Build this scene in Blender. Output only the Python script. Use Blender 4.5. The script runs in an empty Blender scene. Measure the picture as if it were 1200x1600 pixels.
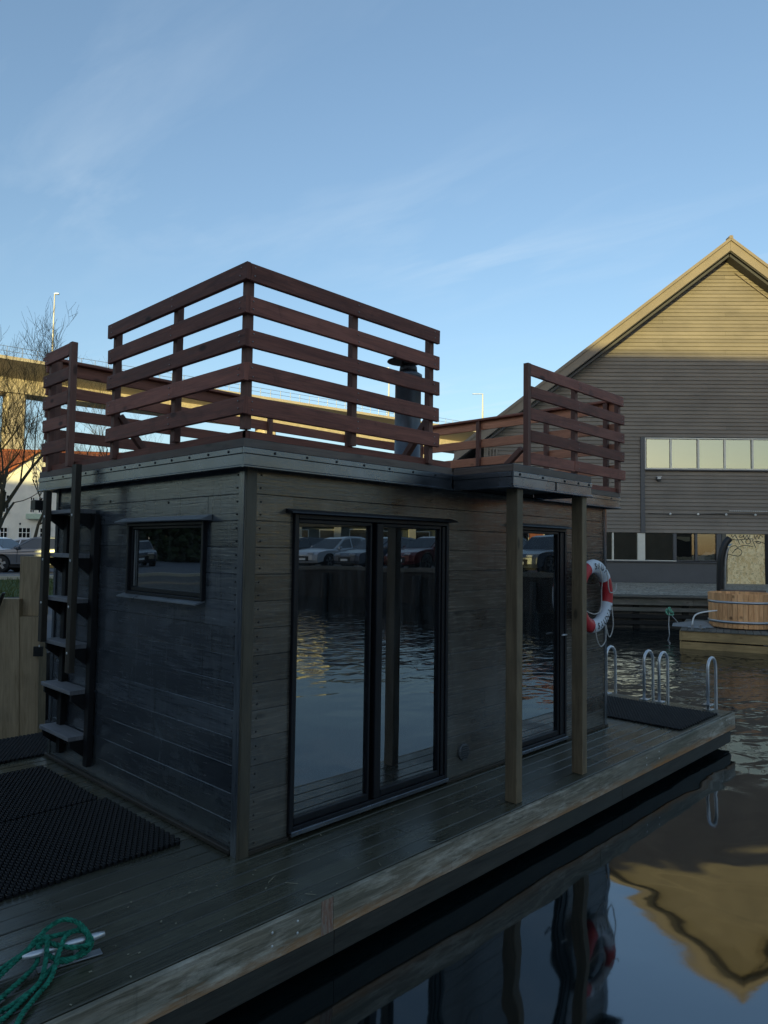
import bpy, math, random
from mathutils import Vector, Matrix
R = math.radians
random.seed(7)
scene = bpy.context.scene
COL = scene.collection

# ------------------------------------------------------------------ camera
CAM = Vector((-2.381, -3.381, 1.728))
cam = bpy.data.cameras.new('camera')
camo = bpy.data.objects.new('camera', cam)
COL.objects.link(camo)
YAW, PIT, ROL = R(43.934), R(3.053), R(0.791)
F = Vector((math.cos(PIT)*math.cos(YAW), math.cos(PIT)*math.sin(YAW), math.sin(PIT)))
Rt = Vector((math.sin(YAW), -math.cos(YAW), 0))
Up = Rt.cross(F)
R2 = Rt*math.cos(ROL) + Up*math.sin(ROL)
U2 = -Rt*math.sin(ROL) + Up*math.cos(ROL)
m = Matrix((R2, U2, -F)).transposed().to_4x4()
m.translation = CAM
camo.matrix_world = m
cam.sensor_fit = 'VERTICAL'; cam.sensor_height = 36; cam.sensor_width = 27
cam.lens = 25.04
cam.clip_start = 0.05; cam.clip_end = 5000
scene.camera = camo

# ------------------------------------------------------------------ world, sun
SUN_EL, SUN_AZ = R(6.0), R(207)          # low sun behind the left shoulder
world = bpy.data.worlds.new('World'); scene.world = world
world.use_nodes = True
wn, wl = world.node_tree.nodes, world.node_tree.links
wn.clear()
wo = wn.new('ShaderNodeOutputWorld'); bg = wn.new('ShaderNodeBackground')
sky = wn.new('ShaderNodeTexSky'); sky.sky_type = 'NISHITA'; sky.sun_disc = False
sky.sun_elevation = SUN_EL; sky.sun_rotation = R(90) - SUN_AZ
sky.altitude = 0; sky.air_density = 1.0; sky.dust_density = 1.3; sky.ozone_density = 2.6
bg.inputs['Strength'].default_value = 0.15
# thin high cirrus, placed by direction only
tc = wn.new('ShaderNodeTexCoord'); sp = wn.new('ShaderNodeSeparateXYZ')
wl.new(tc.outputs['Generated'], sp.inputs[0])
zz = wn.new('ShaderNodeMath'); zz.operation = 'MAXIMUM'; zz.inputs[1].default_value = 0.06
wl.new(sp.outputs[2], zz.inputs[0])
dx = wn.new('ShaderNodeMath'); dx.operation = 'DIVIDE'; wl.new(sp.outputs[0], dx.inputs[0]); wl.new(zz.outputs[0], dx.inputs[1])
dy = wn.new('ShaderNodeMath'); dy.operation = 'DIVIDE'; wl.new(sp.outputs[1], dy.inputs[0]); wl.new(zz.outputs[0], dy.inputs[1])
cb = wn.new('ShaderNodeCombineXYZ'); wl.new(dx.outputs[0], cb.inputs[0]); wl.new(dy.outputs[0], cb.inputs[1])
mp = wn.new('ShaderNodeMapping'); mp.inputs['Rotation'].default_value = (0, 0, R(38)); mp.inputs['Scale'].default_value = (2.6, .8, 1); mp.inputs['Location'].default_value = (.4, .3, 0)
wl.new(cb.outputs[0], mp.inputs[0])
n1 = wn.new('ShaderNodeTexNoise'); n1.inputs['Scale'].default_value = 1.3; n1.inputs['Detail'].default_value = 8; n1.inputs['Roughness'].default_value = .58; n1.inputs['Distortion'].default_value = .5
wl.new(mp.outputs[0], n1.inputs[0])
n2 = wn.new('ShaderNodeTexNoise'); n2.inputs['Scale'].default_value = .55; n2.inputs['Detail'].default_value = 2
wl.new(cb.outputs[0], n2.inputs[0])
r1 = wn.new('ShaderNodeMapRange'); r1.inputs[1].default_value = .48; r1.inputs[2].default_value = .74; wl.new(n1.outputs[0], r1.inputs[0])
r2 = wn.new('ShaderNodeMapRange'); r2.inputs[1].default_value = .40; r2.inputs[2].default_value = .70; wl.new(n2.outputs[0], r2.inputs[0])
mu = wn.new('ShaderNodeMath'); mu.operation = 'MULTIPLY'; wl.new(r1.outputs[0], mu.inputs[0]); wl.new(r2.outputs[0], mu.inputs[1])
mu2 = wn.new('ShaderNodeMath'); mu2.operation = 'MULTIPLY'; mu2.inputs[1].default_value = .30; wl.new(mu.outputs[0], mu2.inputs[0])
hs = wn.new('ShaderNodeHueSaturation'); hs.inputs['Saturation'].default_value = .94; hs.inputs['Value'].default_value = 1.0
ga = wn.new('ShaderNodeGamma'); ga.inputs[1].default_value = .85; wl.new(sky.outputs[0], ga.inputs[0]); wl.new(ga.outputs[0], hs.inputs['Color'])
mx = wn.new('ShaderNodeMix'); mx.data_type = 'RGBA'
mx.inputs[7].default_value = (2.2, 2.5, 2.75, 1)
wl.new(mu2.outputs[0], mx.inputs[0]); wl.new(hs.outputs[0], mx.inputs[6])
wl.new(mx.outputs[2], bg.inputs[0]); wl.new(bg.outputs[0], wo.inputs[0])

sun = bpy.data.lights.new('sun', 'SUN'); suno = bpy.data.objects.new('sun', sun); COL.objects.link(suno)
sun.energy = 2.15; sun.angle = R(.5); sun.color = (1, .82, .30)
sd = Vector((math.cos(SUN_EL)*math.cos(SUN_AZ), math.cos(SUN_EL)*math.sin(SUN_AZ), math.sin(SUN_EL)))
suno.rotation_euler = sd.to_track_quat('Z', 'Y').to_euler()
suno.location = (0, 0, 40)
vs = scene.view_settings
vs.view_transform = 'Standard'; vs.look = 'None'; vs.exposure = 1.32; vs.gamma = 1; vs.use_curve_mapping = False
scene.render.engine = 'CYCLES'

# ------------------------------------------------------------------ helpers
def link(o, parent=None):
    COL.objects.link(o)
    if parent is not None: o.parent = parent
    return o
def origin(o):
    v = Vector((0, 0, 0))
    while o is not None:
        v += o.location; o = o.parent
    return v
def tag(o, label=None, cat=None, group=None, kind=None):
    if label: o['label'] = label
    if cat: o['category'] = cat
    if group: o['group'] = group
    if kind: o['kind'] = kind
    return o
def empty(name, loc=(0, 0, 0), rz=0, label=None, cat=None, group=None):
    o = bpy.data.objects.new(name, None); o.empty_display_size = .2
    o.location = loc; o.rotation_euler = (0, 0, rz)
    COL.objects.link(o); tag(o, label, cat, group)
    return o

class MB:
    """collects shapes in the frame of its parent thing; UVs run along the grain in metres"""
    def __init__(s): s.v = []; s.f = []; s.uv = []; s.mi = []; s.sm = []; s.m = 0
    def add(s, vs_, fs, uvs=None, smooth=False):
        b = len(s.v); s.v += [tuple(v) for v in vs_]
        for i, f in enumerate(fs):
            s.f.append([b+k for k in f]); s.mi.append(s.m); s.sm.append(smooth)
            s.uv.append(uvs[i] if uvs else [(vs_[k][0]+vs_[k][1]*.7, vs_[k][2]+vs_[k][1]*.3) for k in f])
        return s
    def box(s, a, b, c=.003, ax=None):
        lo = [min(a[i], b[i]) for i in range(3)]; hi = [max(a[i], b[i]) for i in range(3)]
        d = [hi[i]-lo[i] for i in range(3)]
        if ax is None: ax = d.index(max(d))
        c = min(c, min(d)*.3)
        o1, o2 = (ax+1) % 3, (ax+2) % 3
        ru, rv = random.uniform(0, 50), random.uniform(0, 50)
        ring = [(lo[o1]+c, lo[o2]), (hi[o1]-c, lo[o2]), (hi[o1], lo[o2]+c), (hi[o1], hi[o2]-c), (hi[o1]-c, hi[o2]), (lo[o1]+c, hi[o2]), (lo[o1], hi[o2]-c), (lo[o1], lo[o2]+c)]
        vs_ = []; per = [0]
        for i in range(8):
            p, q = ring[i], ring[(i+1) % 8]; per.append(per[-1]+math.hypot(p[0]-q[0], p[1]-q[1]))
        for e in (lo[ax], hi[ax]):
            for p in ring:
                v = [0, 0, 0]; v[ax] = e; v[o1] = p[0]; v[o2] = p[1]; vs_.append(tuple(v))
        fs = []; uvs = []
        for i in range(8):
            j = (i+1) % 8
            fs.append([i, j, 8+j, 8+i]); uvs.append([(ru, rv+per[i]), (ru, rv+per[i+1]), (ru+d[ax], rv+per[i+1]), (ru+d[ax], rv+per[i])])
        fs.append(list(range(7, -1, -1))); uvs.append([(ru+ring[k][0]*.1, rv+ring[k][1]) for k in range(7, -1, -1)])
        fs.append(list(range(8, 16))); uvs.append([(ru+ring[k][0]*.1, rv+ring[k][1]) for k in range(8)])
        return s.add(vs_, fs, uvs)
    def bar(s, p0, p1, w, h, up=(0, 0, 1), c=.002):
        """box of width w and height h from p0 to p1"""
        p0, p1 = Vector(p0), Vector(p1); t = (p1-p0); L = t.length; t.normalize()
        u = Vector(up); sd_ = t.cross(u)
        if sd_.length < 1e-4: sd_ = t.cross(Vector((1, 0, 0)))
        sd_.normalize(); u = sd_.cross(t)
        q = MB(); q.box((0, -w/2, -h/2), (L, w/2, h/2), c, 0)
        vs_ = [tuple(p0 + t*v[0] + sd_*v[1] + u*v[2]) for v in q.v]
        return s.add(vs_, q.f, q.uv)
    def tube(s, pts, r, n=8, closed=False, cap=True, smooth=True):
        pts = [Vector(p) for p in pts]; N = len(pts)
        rr = r if isinstance(r, (list, tuple)) else [r]*N
        vs_ = []; prev = None
        for i, p in enumerate(pts):
            if closed: t = pts[(i+1) % N]-pts[i-1]
            else: t = pts[min(i+1, N-1)]-pts[max(i-1, 0)]
            t.normalize()
            if prev is None:
                a = t.orthogonal().normalized()
            else:
                a = (prev - t*prev.dot(t))
                a = a.normalized() if a.length > 1e-6 else t.orthogonal().normalized()
            prev = a; b = t.cross(a)
            for k in range(n):
                an = 2*math.pi*k/n
                vs_.append(tuple(p + (a*math.cos(an)+b*math.sin(an))*rr[i]))
        fs = []
        for i in range(N if closed else N-1):
            j = (i+1) % N
            for k in range(n):
                l = (k+1) % n
                fs.append([i*n+k, i*n+l, j*n+l, j*n+k])
        if cap and not closed:
            fs.append(list(range(n-1, -1, -1))); fs.append([(N-1)*n+k for k in range(n)])
        return s.add(vs_, fs, None, smooth)
    def lathe(s, prof, c=(0, 0, 0), n=24, smooth=True, axis=2):
        vs_ = []
        for (r, z) in prof:
            for k in range(n):
                a = 2*math.pi*k/n; v = [r*math.cos(a), r*math.sin(a), z]
                if axis == 0: v = [z, v[0], v[1]]
                if axis == 1: v = [v[0], z, v[1]]
                vs_.append((c[0]+v[0], c[1]+v[1], c[2]+v[2]))
        fs = []
        for i in range(len(prof)-1):
            for k in range(n):
                l = (k+1) % n; fs.append([i*n+k, i*n+l, (i+1)*n+l, (i+1)*n+k])
        if prof[0][0] > 1e-4: fs.append(list(range(n-1, -1, -1)))
        if prof[-1][0] > 1e-4: fs.append([(len(prof)-1)*n+k for k in range(n)])
        return s.add(vs_, fs, None, smooth)
    def prism(s, poly, a, b, axis=1, inset=0, smooth=False):
        """polygon (2D) extruded along axis from a to b; poly coords are the other two axes in order"""
        n = len(poly); vs_ = []
        o = [i for i in range(3) if i != axis]
        for e in (a, b):
            for p in poly:
                v = [0, 0, 0]; v[axis] = e; v[o[0]] = p[0]; v[o[1]] = p[1]; vs_.append(tuple(v))
        fs = [[i, (i+1) % n, n+(i+1) % n, n+i] for i in range(n)]
        fs.append(list(range(n-1, -1, -1))); fs.append(list(range(n, 2*n)))
        return s.add(vs_, fs, None, smooth)
    def mesh(s, name, mats):
        me = bpy.data.meshes.new(name)
        me.from_pydata(s.v, [], s.f)
        for mt in (mats if isinstance(mats, (list, tuple)) else [mats]): me.materials.append(mt)
        uvl = me.uv_layers.new(name='uv')
        flat = []
        for u in s.uv:
            for p in u: flat += [p[0], p[1]]
        uvl.data.foreach_set('uv', flat)
        me.polygons.foreach_set('material_index', s.mi)
        me.polygons.foreach_set('use_smooth', s.sm)
        me.update()
        return me
    def build(s, name, mats, parent=None, world=False, kind=None, label=None, smooth_angle=None):
        """world=True: the shapes were written in world coordinates"""
        if world and parent is not None:
            o_ = origin(parent)
            s.v = [(v[0]-o_.x, v[1]-o_.y, v[2]-o_.z) for v in s.v]
        me = s.mesh(name, mats)
        o = bpy.data.objects.new(name, me); link(o, parent)
        tag(o, label, None, None, kind)
        return o

def copy_tree(o, parent=None):
    c = o.copy(); COL.objects.link(c); c.parent = parent
    for ch in [x for x in bpy.data.objects if x.parent == o]: copy_tree(ch, c)
    return c

def catmull(P, n=8, closed=False):
    P = [Vector(p) for p in P]; out = []; N = len(P)
    rng = range(N) if closed else range(N-1)
    for i in rng:
        if closed: a, b, c, d = P[i-1], P[i], P[(i+1) % N], P[(i+2) % N]
        else: a, b, c, d = P[max(i-1, 0)], P[i], P[i+1], P[min(i+2, N-1)]
        for k in range(n):
            t = k/n
            out.append(.5*((2*b)+(c-a)*t+(2*a-5*b+4*c-d)*t*t+(3*b-a-3*c+d)*t**3))
    if not closed: out.append(P[-1])
    return out

# ------------------------------------------------------------------ materials
class NT:
    def __init__(s, name):
        s.m = bpy.data.materials.new(name); s.m.use_nodes = True
        s.n = s.m.node_tree.nodes; s.l = s.m.node_tree.links
        s.n.clear(); s.out = s.n.new('ShaderNodeOutputMaterial')
    def N(s, t, **k):
        x = s.n.new('ShaderNode'+t)
        for a, b in k.items(): setattr(x, a, b)
        return x
    def L(s, a, b): s.l.new(a, b)
    def coord(s, kind='UV', scale=(1, 1, 1), rot=(0, 0, 0)):
        t = s.N('TexCoord'); mp_ = s.N('Mapping'); mp_.inputs['Scale'].default_value = scale; mp_.inputs['Rotation'].default_value = rot
        s.L(t.outputs[kind], mp_.inputs[0]); return mp_.outputs[0]
    def noise(s, vec, scale=5, detail=4, rough=.55, dist=0):
        x = s.N('TexNoise'); x.inputs['Scale'].default_value = scale; x.inputs['Detail'].default_value = detail
        x.inputs['Roughness'].default_value = rough; x.inputs['Distortion'].default_value = dist
        s.L(vec, x.inputs[0]); return x.outputs[0]
    def rng(s, v, a, b, c=0, d=1):
        x = s.N('MapRange'); s.L(v, x.inputs[0])
        for i, q in zip((1, 2, 3, 4), (a, b, c, d)): x.inputs[i].default_value = q
        return x.outputs[0]
    def math(s, op, a, b=None):
        x = s.N('Math', operation=op)
        for i, q in enumerate((a, b)):
            if q is None: continue
            if isinstance(q, (int, float)): x.inputs[i].default_value = q
            else: s.L(q, x.inputs[i])
        return x.outputs[0]
    def mix(s, f, a, b, mode='MIX'):
        x = s.N('Mix', data_type='RGBA', blend_type=mode)
        for i, q in ((0, f), (6, a), (7, b)):
            if isinstance(q, (int, float)): x.inputs[i].default_value = q
            elif isinstance(q, tuple): x.inputs[i].default_value = (*q, 1) if len(q) == 3 else q
            else: s.L(q, x.inputs[i])
        return x.outputs[2]
    def ramp(s, v, stops):
        x = s.N('ValToRGB'); s.L(v, x.inputs[0]); e = x.color_ramp.elements
        while len(e) < len(stops): e.new(.5)
        for i, (p, c) in enumerate(stops): e[i].position = p; e[i].color = (*c, 1)
        return x.outputs[0]
    def bump(s, h, strength=.3, dist=.01, normal=None):
        x = s.N('Bump'); x.inputs['Strength'].default_value = strength; x.inputs['Distance'].default_value = dist
        s.L(h, x.inputs['Height'])
        if normal is not None: s.L(normal, x.inputs['Normal'])
        return x.outputs[0]
    def bsdf(s, color, rough=.6, metal=0, spec=.5, normal=None):
        x = s.N('BsdfPrincipled')
        for k, q in (('Base Color', color), ('Roughness', rough), ('Metallic', metal), ('Specular IOR Level', spec)):
            if isinstance(q, (int, float)): x.inputs[k].default_value = q
            elif isinstance(q, tuple): x.inputs[k].default_value = (*q, 1)
            else: s.L(q, x.inputs[k])
        if normal is not None: s.L(normal, x.inputs['Normal'])
        s.L(x.outputs[0], s.out.inputs[0]); return x

def rand_(t):
    return t.N('ObjectInfo').outputs['Random']

def wood(name, c1, c2, rough=.6, spec=.5, bump=.35, knots=.5, tint=None, wet=0, var=.35, stain=None, splash=False, ior=1.5):
    t = NT(name)
    g = t.coord('UV', (1.2, 26, 1)); fine = t.noise(g, 3, 8, .65, .6)
    g2 = t.coord('UV', (.8, 5, 1)); broad = t.noise(g2, 2.2, 4, .6, 1.2)
    fac = t.mix(.5, fine, broad)
    fac = t.rng(fac, .34, .66)
    col = t.mix(fac, c1, c2)
    # knots
    kv = t.coord('UV', (2.4, 5.5, 1)); vor = t.N('TexVoronoi'); vor.inputs['Scale'].default_value = 1.0; t.L(kv, vor.inputs[0])
    kn = t.rng(vor.outputs['Distance'], .06, .13, knots, 0)
    col = t.mix(kn, col, tuple(x*.35 for x in c1))
    # board to board
    v = t.rng(rand_(t), 0, 1, 1-var, 1+var)
    vv = t.N('CombineColor'); [t.L(v, vv.inputs[i]) for i in range(3)]
    col = t.mix(1.0, col, vv.outputs[0], 'MULTIPLY')
    oc = t.coord('Object', (1, 1, 1)); big = t.noise(oc, 1.7, 5, .6)
    if tint: col = t.mix(t.rng(big, .48, .7, 0, .7), col, tint)
    if stain:
        sn = t.noise(oc, 4.5, 7, .7, .8); col = t.mix(t.rng(sn, .55, .72, 0, .6), col, stain)
    if splash:        # run marks and splash-back dirt near the deck
        sx_ = t.N('SeparateXYZ'); t.L(oc, sx_.inputs[0]); dn = t.noise(t.coord('Object', (14, 14, .7)), 1.6, 6, .7, .2)
        col = t.mix(t.rng(dn, .56, .74, 0, .4), col, (.115, .120, .118)); col = t.mix(t.rng(dn, .44, .30, 0, .45), col, (.012, .013, .014))
        lowz = t.math('MULTIPLY', t.rng(sx_.outputs[2], .05, .34, 1, 0), t.rng(big, .35, .65, .25, .9))
        col = t.mix(lowz, col, (.075, .080, .068))
    ro = t.rng(fine, .3, .7, max(rough-.08, .04), rough+.12)
    if wet:
        ro = t.mix(t.rng(big, .42, .6, 0, wet), ro, (.12, .12, .12))
    hb = t.bump(fine, bump, .004)
    hb = t.bump(kn, .15, .003, hb)
    bs_ = t.bsdf(col, ro, 0, spec, hb); bs_.inputs['IOR'].default_value = ior
    return t.m

def plain(name, c, rough=.5, metal=0, spec=.5, noise_=.15, nscale=8, bump=.05, coord='Object'):
    t = NT(name); oc = t.coord(coord)
    n = t.noise(oc, nscale, 5, .6)
    col = t.mix(t.rng(n, .3, .7), tuple(x*(1-noise_) for x in c), tuple(min(x*(1+noise_), 1) for x in c))
    t.bsdf(col, t.rng(n, .3, .7, max(rough-.06, .02), rough+.06), metal, spec, t.bump(n, bump, .01))
    return t.m

M = {}
M['wall'] = wood('stained wall boards skylit blue', (.026, .032, .040), (.086, .098, .110), .17, .6, .26, .5, tint=(.055, .064, .072), var=.32, stain=(.105, .118, .125), splash=True, ior=1.85)  # dark stain; bluish skylight on the short wall is put into the colour
M['wallf'] = wood('stained front wall boards warm lit', (.034, .029, .023), (.112, .098, .077), .22, .5, .26, .5, tint=(.095, .086, .068), var=.34, stain=(.16, .145, .12), splash=True, ior=1.7)  # warmer copy of the stain: warm light on the long wall painted in
M['cornerb'] = wood('corner boards', (.040, .036, .026), (.11, .092, .060), .42, .5, .6, .4, var=.15)
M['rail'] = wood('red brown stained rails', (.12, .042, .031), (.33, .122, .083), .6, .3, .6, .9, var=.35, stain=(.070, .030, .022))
M['railpost'] = wood('red brown stained posts', (.12, .052, .038), (.23, .11, .078), .6, .35, .5, .8, var=.12)
M['edgeb'] = wood('weathered roof edge boards', (.10, .070, .054), (.20, .15, .118), .6, .5, .5, .6, tint=(.10, .10, .09), var=.2)
M['rail2'] = wood('brighter orange brown rails', (.42, .16, .085), (.74, .33, .19), .6, .35, .4, .8, var=.18)  # brighter and more orange than the other rails
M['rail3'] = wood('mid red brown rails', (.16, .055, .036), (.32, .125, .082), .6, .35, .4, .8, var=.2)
M['post'] = wood('porch posts', (.11, .080, .046), (.26, .195, .115), .6, .35, .5, .9, tint=(.11, .09, .058), var=.1)
M['ladder'] = wood('ladder wood', (.022, .019, .015), (.062, .050, .035), .55, .35, .5, .5, var=.2)
M['tread'] = wood('grey worn treads', (.11, .112, .118), (.23, .23, .24), .6, .4, .6, .3, var=.15)
M['pale'] = wood('pale timber', (.23, .17, .095), (.47, .36, .22), .7, .3, .4, .95, tint=(.23, .185, .12), var=.08)
M['floatwood'] = wood('float timber', (.26, .165, .065), (.48, .33, .15), .7, .3, .4, .6, tint=(.22, .15, .07), var=.12)
M['quaywood'] = wood('grey quay timber', (.075, .070, .058), (.19, .175, .148), .75, .3, .5, .6, tint=(.11, .115, .09), var=.2)
M['quaydark'] = wood('dark wet quay timber', (.008, .008, .007), (.022, .02, .017), .6, .3, .5, .4, var=.3)
M['tub'] = wood('larch staves', (.56, .255, .10), (.92, .51, .24), .6, .3, .4, 1.0, tint=(.74, .38, .165), var=.22)
M['interior'] = wood('sauna lining', (.10, .06, .03), (.2, .12, .065), .7, .3, .2, .6, var=.1)

# deck: dark, wet, algae green
t = NT('wet deck boards')
g = t.coord('UV', (1, 24, 1)); fine = t.noise(g, 3, 8, .62, .4)
oc = t.coord('Object'); big = t.noise(oc, 1.1, 5, .62, .6); sm_ = t.noise(oc, 9, 6, .7, .4)
col = t.mix(t.rng(fine, .3, .7), (.027, .027, .018), (.080, .076, .050))
col = t.mix(t.rng(sm_, .52, .75, 0, .55), col, (.085, .085, .062))
v = t.rng(rand_(t), 0, 1, .75, 1.25); vv = t.N('CombineColor'); [t.L(v, vv.inputs[i]) for i in range(3)]
col = t.mix(1.0, col, vv.outputs[0], 'MULTIPLY')
ro = t.rng(big, .40, .60, .12, .36)
t.bsdf(col, t.math('ADD', ro, t.rng(fine, .3, .7, -.03, .08)), 0, .6, t.bump(sm_, .12, .004, t.bump(fine, .35, .004)))
M['deck'] = t.m

# pontoon fascia: grey weathered with algae and rust along its lower edge
def fascia(name, rust):
    t = NT(name)
    g = t.coord('UV', (.9, 18, 1)); fine = t.noise(g, 3, 8, .65, .8)
    oc = t.coord('Object', (.45, 1, 2.6)); sm_ = t.noise(oc, 6.5, 9, .74, .25); big = t.noise(oc, 1.3, 4, .6, .5)
    col = t.mix(t.rng(fine, .3, .7), (.095, .082, .058), (.33, .285, .205))
    blotch_ = t.noise(t.coord('Object', (1, 1, 1)), .55, 3, .5)
    col = t.mix(t.rng(sm_, .46, .70, 0, .9), col, t.mix(t.rng(blotch_, .40, .58), (.27, .245, .19), (.66, .60, .49)))
    col = t.mix(t.rng(big, .45, .65, 0, .7), col, (.085, .088, .058))
    tcn = t.N('TexCoord'); sx = t.N('SeparateXYZ'); t.L(tcn.outputs['Object'], sx.inputs[0])
    z = t.math('ADD', sx.outputs[2], t.rng(sm_, .3, .7, -.03, .03))
    low = t.rng(z, -.175, -.115, 1, 0)
    col = t.mix(t.math('MULTIPLY', low, t.rng(big, .35, .6, .35*rust, rust)), col, (.46, .19, .045))
    drip = t.noise(t.coord('Object', (9, 1, .8)), 2.5, 6, .7, .3)
    col = t.mix(t.rng(drip, .60, .74, 0, .6), col, (.07, .068, .055))
    t.bsdf(col, .62, 0, .35, t.bump(sm_, .25, .006, t.bump(fine, .5, .005)))
    return t.m
M['fascia'] = fascia('weathered fascia boards', .9)
t = NT('rust stained fascia patch'); n_ = t.noise(t.coord('Object', (14, 1, 3)), 3, 7, .7, .5); n3_ = t.noise(t.coord('Object'), 30, 5, .7)
t.bsdf(t.mix(t.rng(n_, .38, .6), (.22, .085, .050), t.mix(n3_, (.17, .14, .11), (.42, .34, .26))), .7, 0, .3, t.bump(n3_, .4, .004)); M['fasciarust'] = t.m
M['beam'] = wood('dark pontoon beam', (.024, .023, .019), (.064, .060, .048), .65, .3, .5, .4, tint=(.05, .054, .044), var=.2)
M['floatblack'] = plain('black pontoon floats', (.004, .0045, .005), .5, 0, .4, .3, 5, .1)
M['metal'] = plain('dark roof flashing', (.17, .185, .205), .25, .8, .5, .3, 3, .12)
M['capmetal'] = plain('grey drip cap metal', (.20, .22, .24), .32, .35, .5, .2, 6, .05)
M['metal2'] = plain('dark frame metal', (.010, .011, .014), .42, 0, .3, .2, 10, .03)
M['pipe'] = plain('grey chimney metal', (.10, .11, .122), .38, .5, .5, .2, 4, .04)
M['blackmetal'] = plain('black metal', (.010, .010, .011), .45, 0, .5, .2, 10, .03)
M['screw'] = plain('white screw heads', (.72, .72, .70), .35, .3)
M['railscrew'] = plain('weathered screw heads', (.30, .27, .25), .4, .5)
M['nail'] = plain('nail heads', (.006, .006, .006), .6)
M['steel'] = plain('stainless steel', (.66, .67, .68), .38, .75, .5, .08, 12, .02)
M['alu'] = plain('dull aluminium', (.42, .44, .46), .38, .9, .5, .12, 12, .02)
M['rubber'] = plain('black rubber', (.006, .007, .009), .42, 0, .35, .3, 60, .3)
M['ropegreen'] = plain('green rope', (.018, .17, .11), .85, 0, .2, .65, 45, .8)
M['ropewhite'] = plain('off white rope', (.52, .50, .46), .8, 0, .3, .25, 60, .4)
M['white'] = plain('white paint', (.78, .78, .75), .5, 0, .5, .06, 8, .05)
M['white2'] = plain('off white window frames', (.70, .68, .60), .5, 0, .5, .06, 8, .05)
M['red'] = plain('red life ring', (.50, .022, .028), .45, 0, .5, .12, 12, .05)
M['ringwhite'] = plain('white life ring', (.66, .70, .74), .45, 0, .5, .07, 12, .05)
M['ink'] = plain('black lettering', (.012, .013, .016), .6)
M['tyre'] = plain('tyre rubber', (.012, .012, .013), .8)
M['dark'] = plain('dark recess', (.006, .006, .007), .8)
M['gold'] = plain('concrete', (.54, .47, .36), .8, 0, .3, .15, 1.5, .1)
M['concrete'] = plain('bridge concrete', (.50, .44, .33), .85, 0, .3, .14, .35, .1)
M['roofdark'] = plain('dark roof sheet', (.05, .05, .05), .6, 0, .4, .2, 2, .1)
M['rakeboard'] = plain('roof edge cladding', (.22, .185, .145), .6, 0, .4, .12, 1.2, .1)
M['asphalt'] = plain('asphalt', (.085, .09, .10), .85, 0, .3, .2, 6, .2)
M['curtain'] = plain('cream curtain', (.86, .80, .60), .9, 0, .2, .18, 1.1, .05)
M['panelgrey'] = plain('dark wall panel', (.085, .088, .095), .5, 0, .5, .1, 1.5, .03)

# glass
def glass(name, tintc=(.55, .6, .6), ior=1.9, dirt=.0, rough=.0, gc=(.92, .95, .97)):
    t = NT(name)
    tr = t.N('BsdfTransparent'); tr.inputs[0].default_value = (*tintc, 1)
    gl = t.N('BsdfGlossy'); gl.inputs['Roughness'].default_value = rough; gl.inputs[0].default_value = (*gc, 1)
    fr = t.N('Fresnel'); fr.inputs['IOR'].default_value = ior
    ms = t.N('MixShader'); t.L(fr.outputs[0], ms.inputs[0]); t.L(tr.outputs[0], ms.inputs[1]); t.L(gl.outputs[0], ms.inputs[2])
    res = ms.outputs[0]
    if dirt:
        oc = t.coord('Object', (6, 6, .7)); n = t.noise(oc, 3, 7, .7, .3)
        df = t.N('BsdfDiffuse'); df.inputs[0].default_value = (.30, .32, .33, 1)
        m2 = t.N('MixShader'); t.L(t.rng(n, .45, .75, dirt*.15, dirt), m2.inputs[0]); t.L(res, m2.inputs[1]); t.L(df.outputs[0], m2.inputs[2])
        res = m2.outputs[0]
        w = t.noise(t.coord('Object', (1, 1, 1)), 1.6, 1, .4); bn = t.bump(w, .10, .02); t.L(bn, gl.inputs['Normal'])
    t.L(res, t.out.inputs[0]); return t.m
M['glass'] = glass('door glass', (.35, .38, .38), 4.2, .12)
M['farglass'] = glass('far window glass', (.70, .72, .72), 1.8)
M['skyglass'] = glass('upper window glass', (.8, .8, .78), 4.9, gc=(1, .93, .70))  # warm tone of the mirrored evening sky put into the gloss colour
M['darkglass'] = glass('dark window glass', (.10, .11, .12), 4.6, gc=(1, .95, .80))

# lap cladding of the big building
t = NT('grey painted cladding')
oc = t.coord('Object', (.5, .5, 1)); n = t.noise(oc, 1.2, 6, .65); f_ = t.noise(t.coord('Object', (.6, .6, 14)), 4, 4, .6)
col = t.mix(t.rng(n, .3, .7), (.165, .145, .122), (.238, .208, .172))
v = t.rng(rand_(t), 0, 1, .88, 1.12); vv = t.N('CombineColor'); [t.L(v, vv.inputs[i]) for i in range(3)]
col = t.mix(1.0, col, vv.outputs[0], 'MULTIPLY')
t.bsdf(col, .6, 0, .4, t.bump(f_, .2, .01)); M['clad'] = t.m

# OSB
t = NT('strand board')
oc = t.coord('Object', (1, 1, 1)); vo = t.N('TexVoronoi'); vo.inputs['Scale'].default_value = 11; t.L(t.coord('Object', (1, 1, .6), (0, .5, 0)), vo.inputs[0])
n = t.noise(oc, 16, 5, .7, 1)
col = t.mix(vo.outputs['Color'], (.74, .54, .25), (.97, .82, .50)); col = t.mix(t.rng(n, .52, .62, 0, .65), col, (.24, .17, .08))
t.bsdf(col, .8, 0, .3); M['osb'] = t.m

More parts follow.
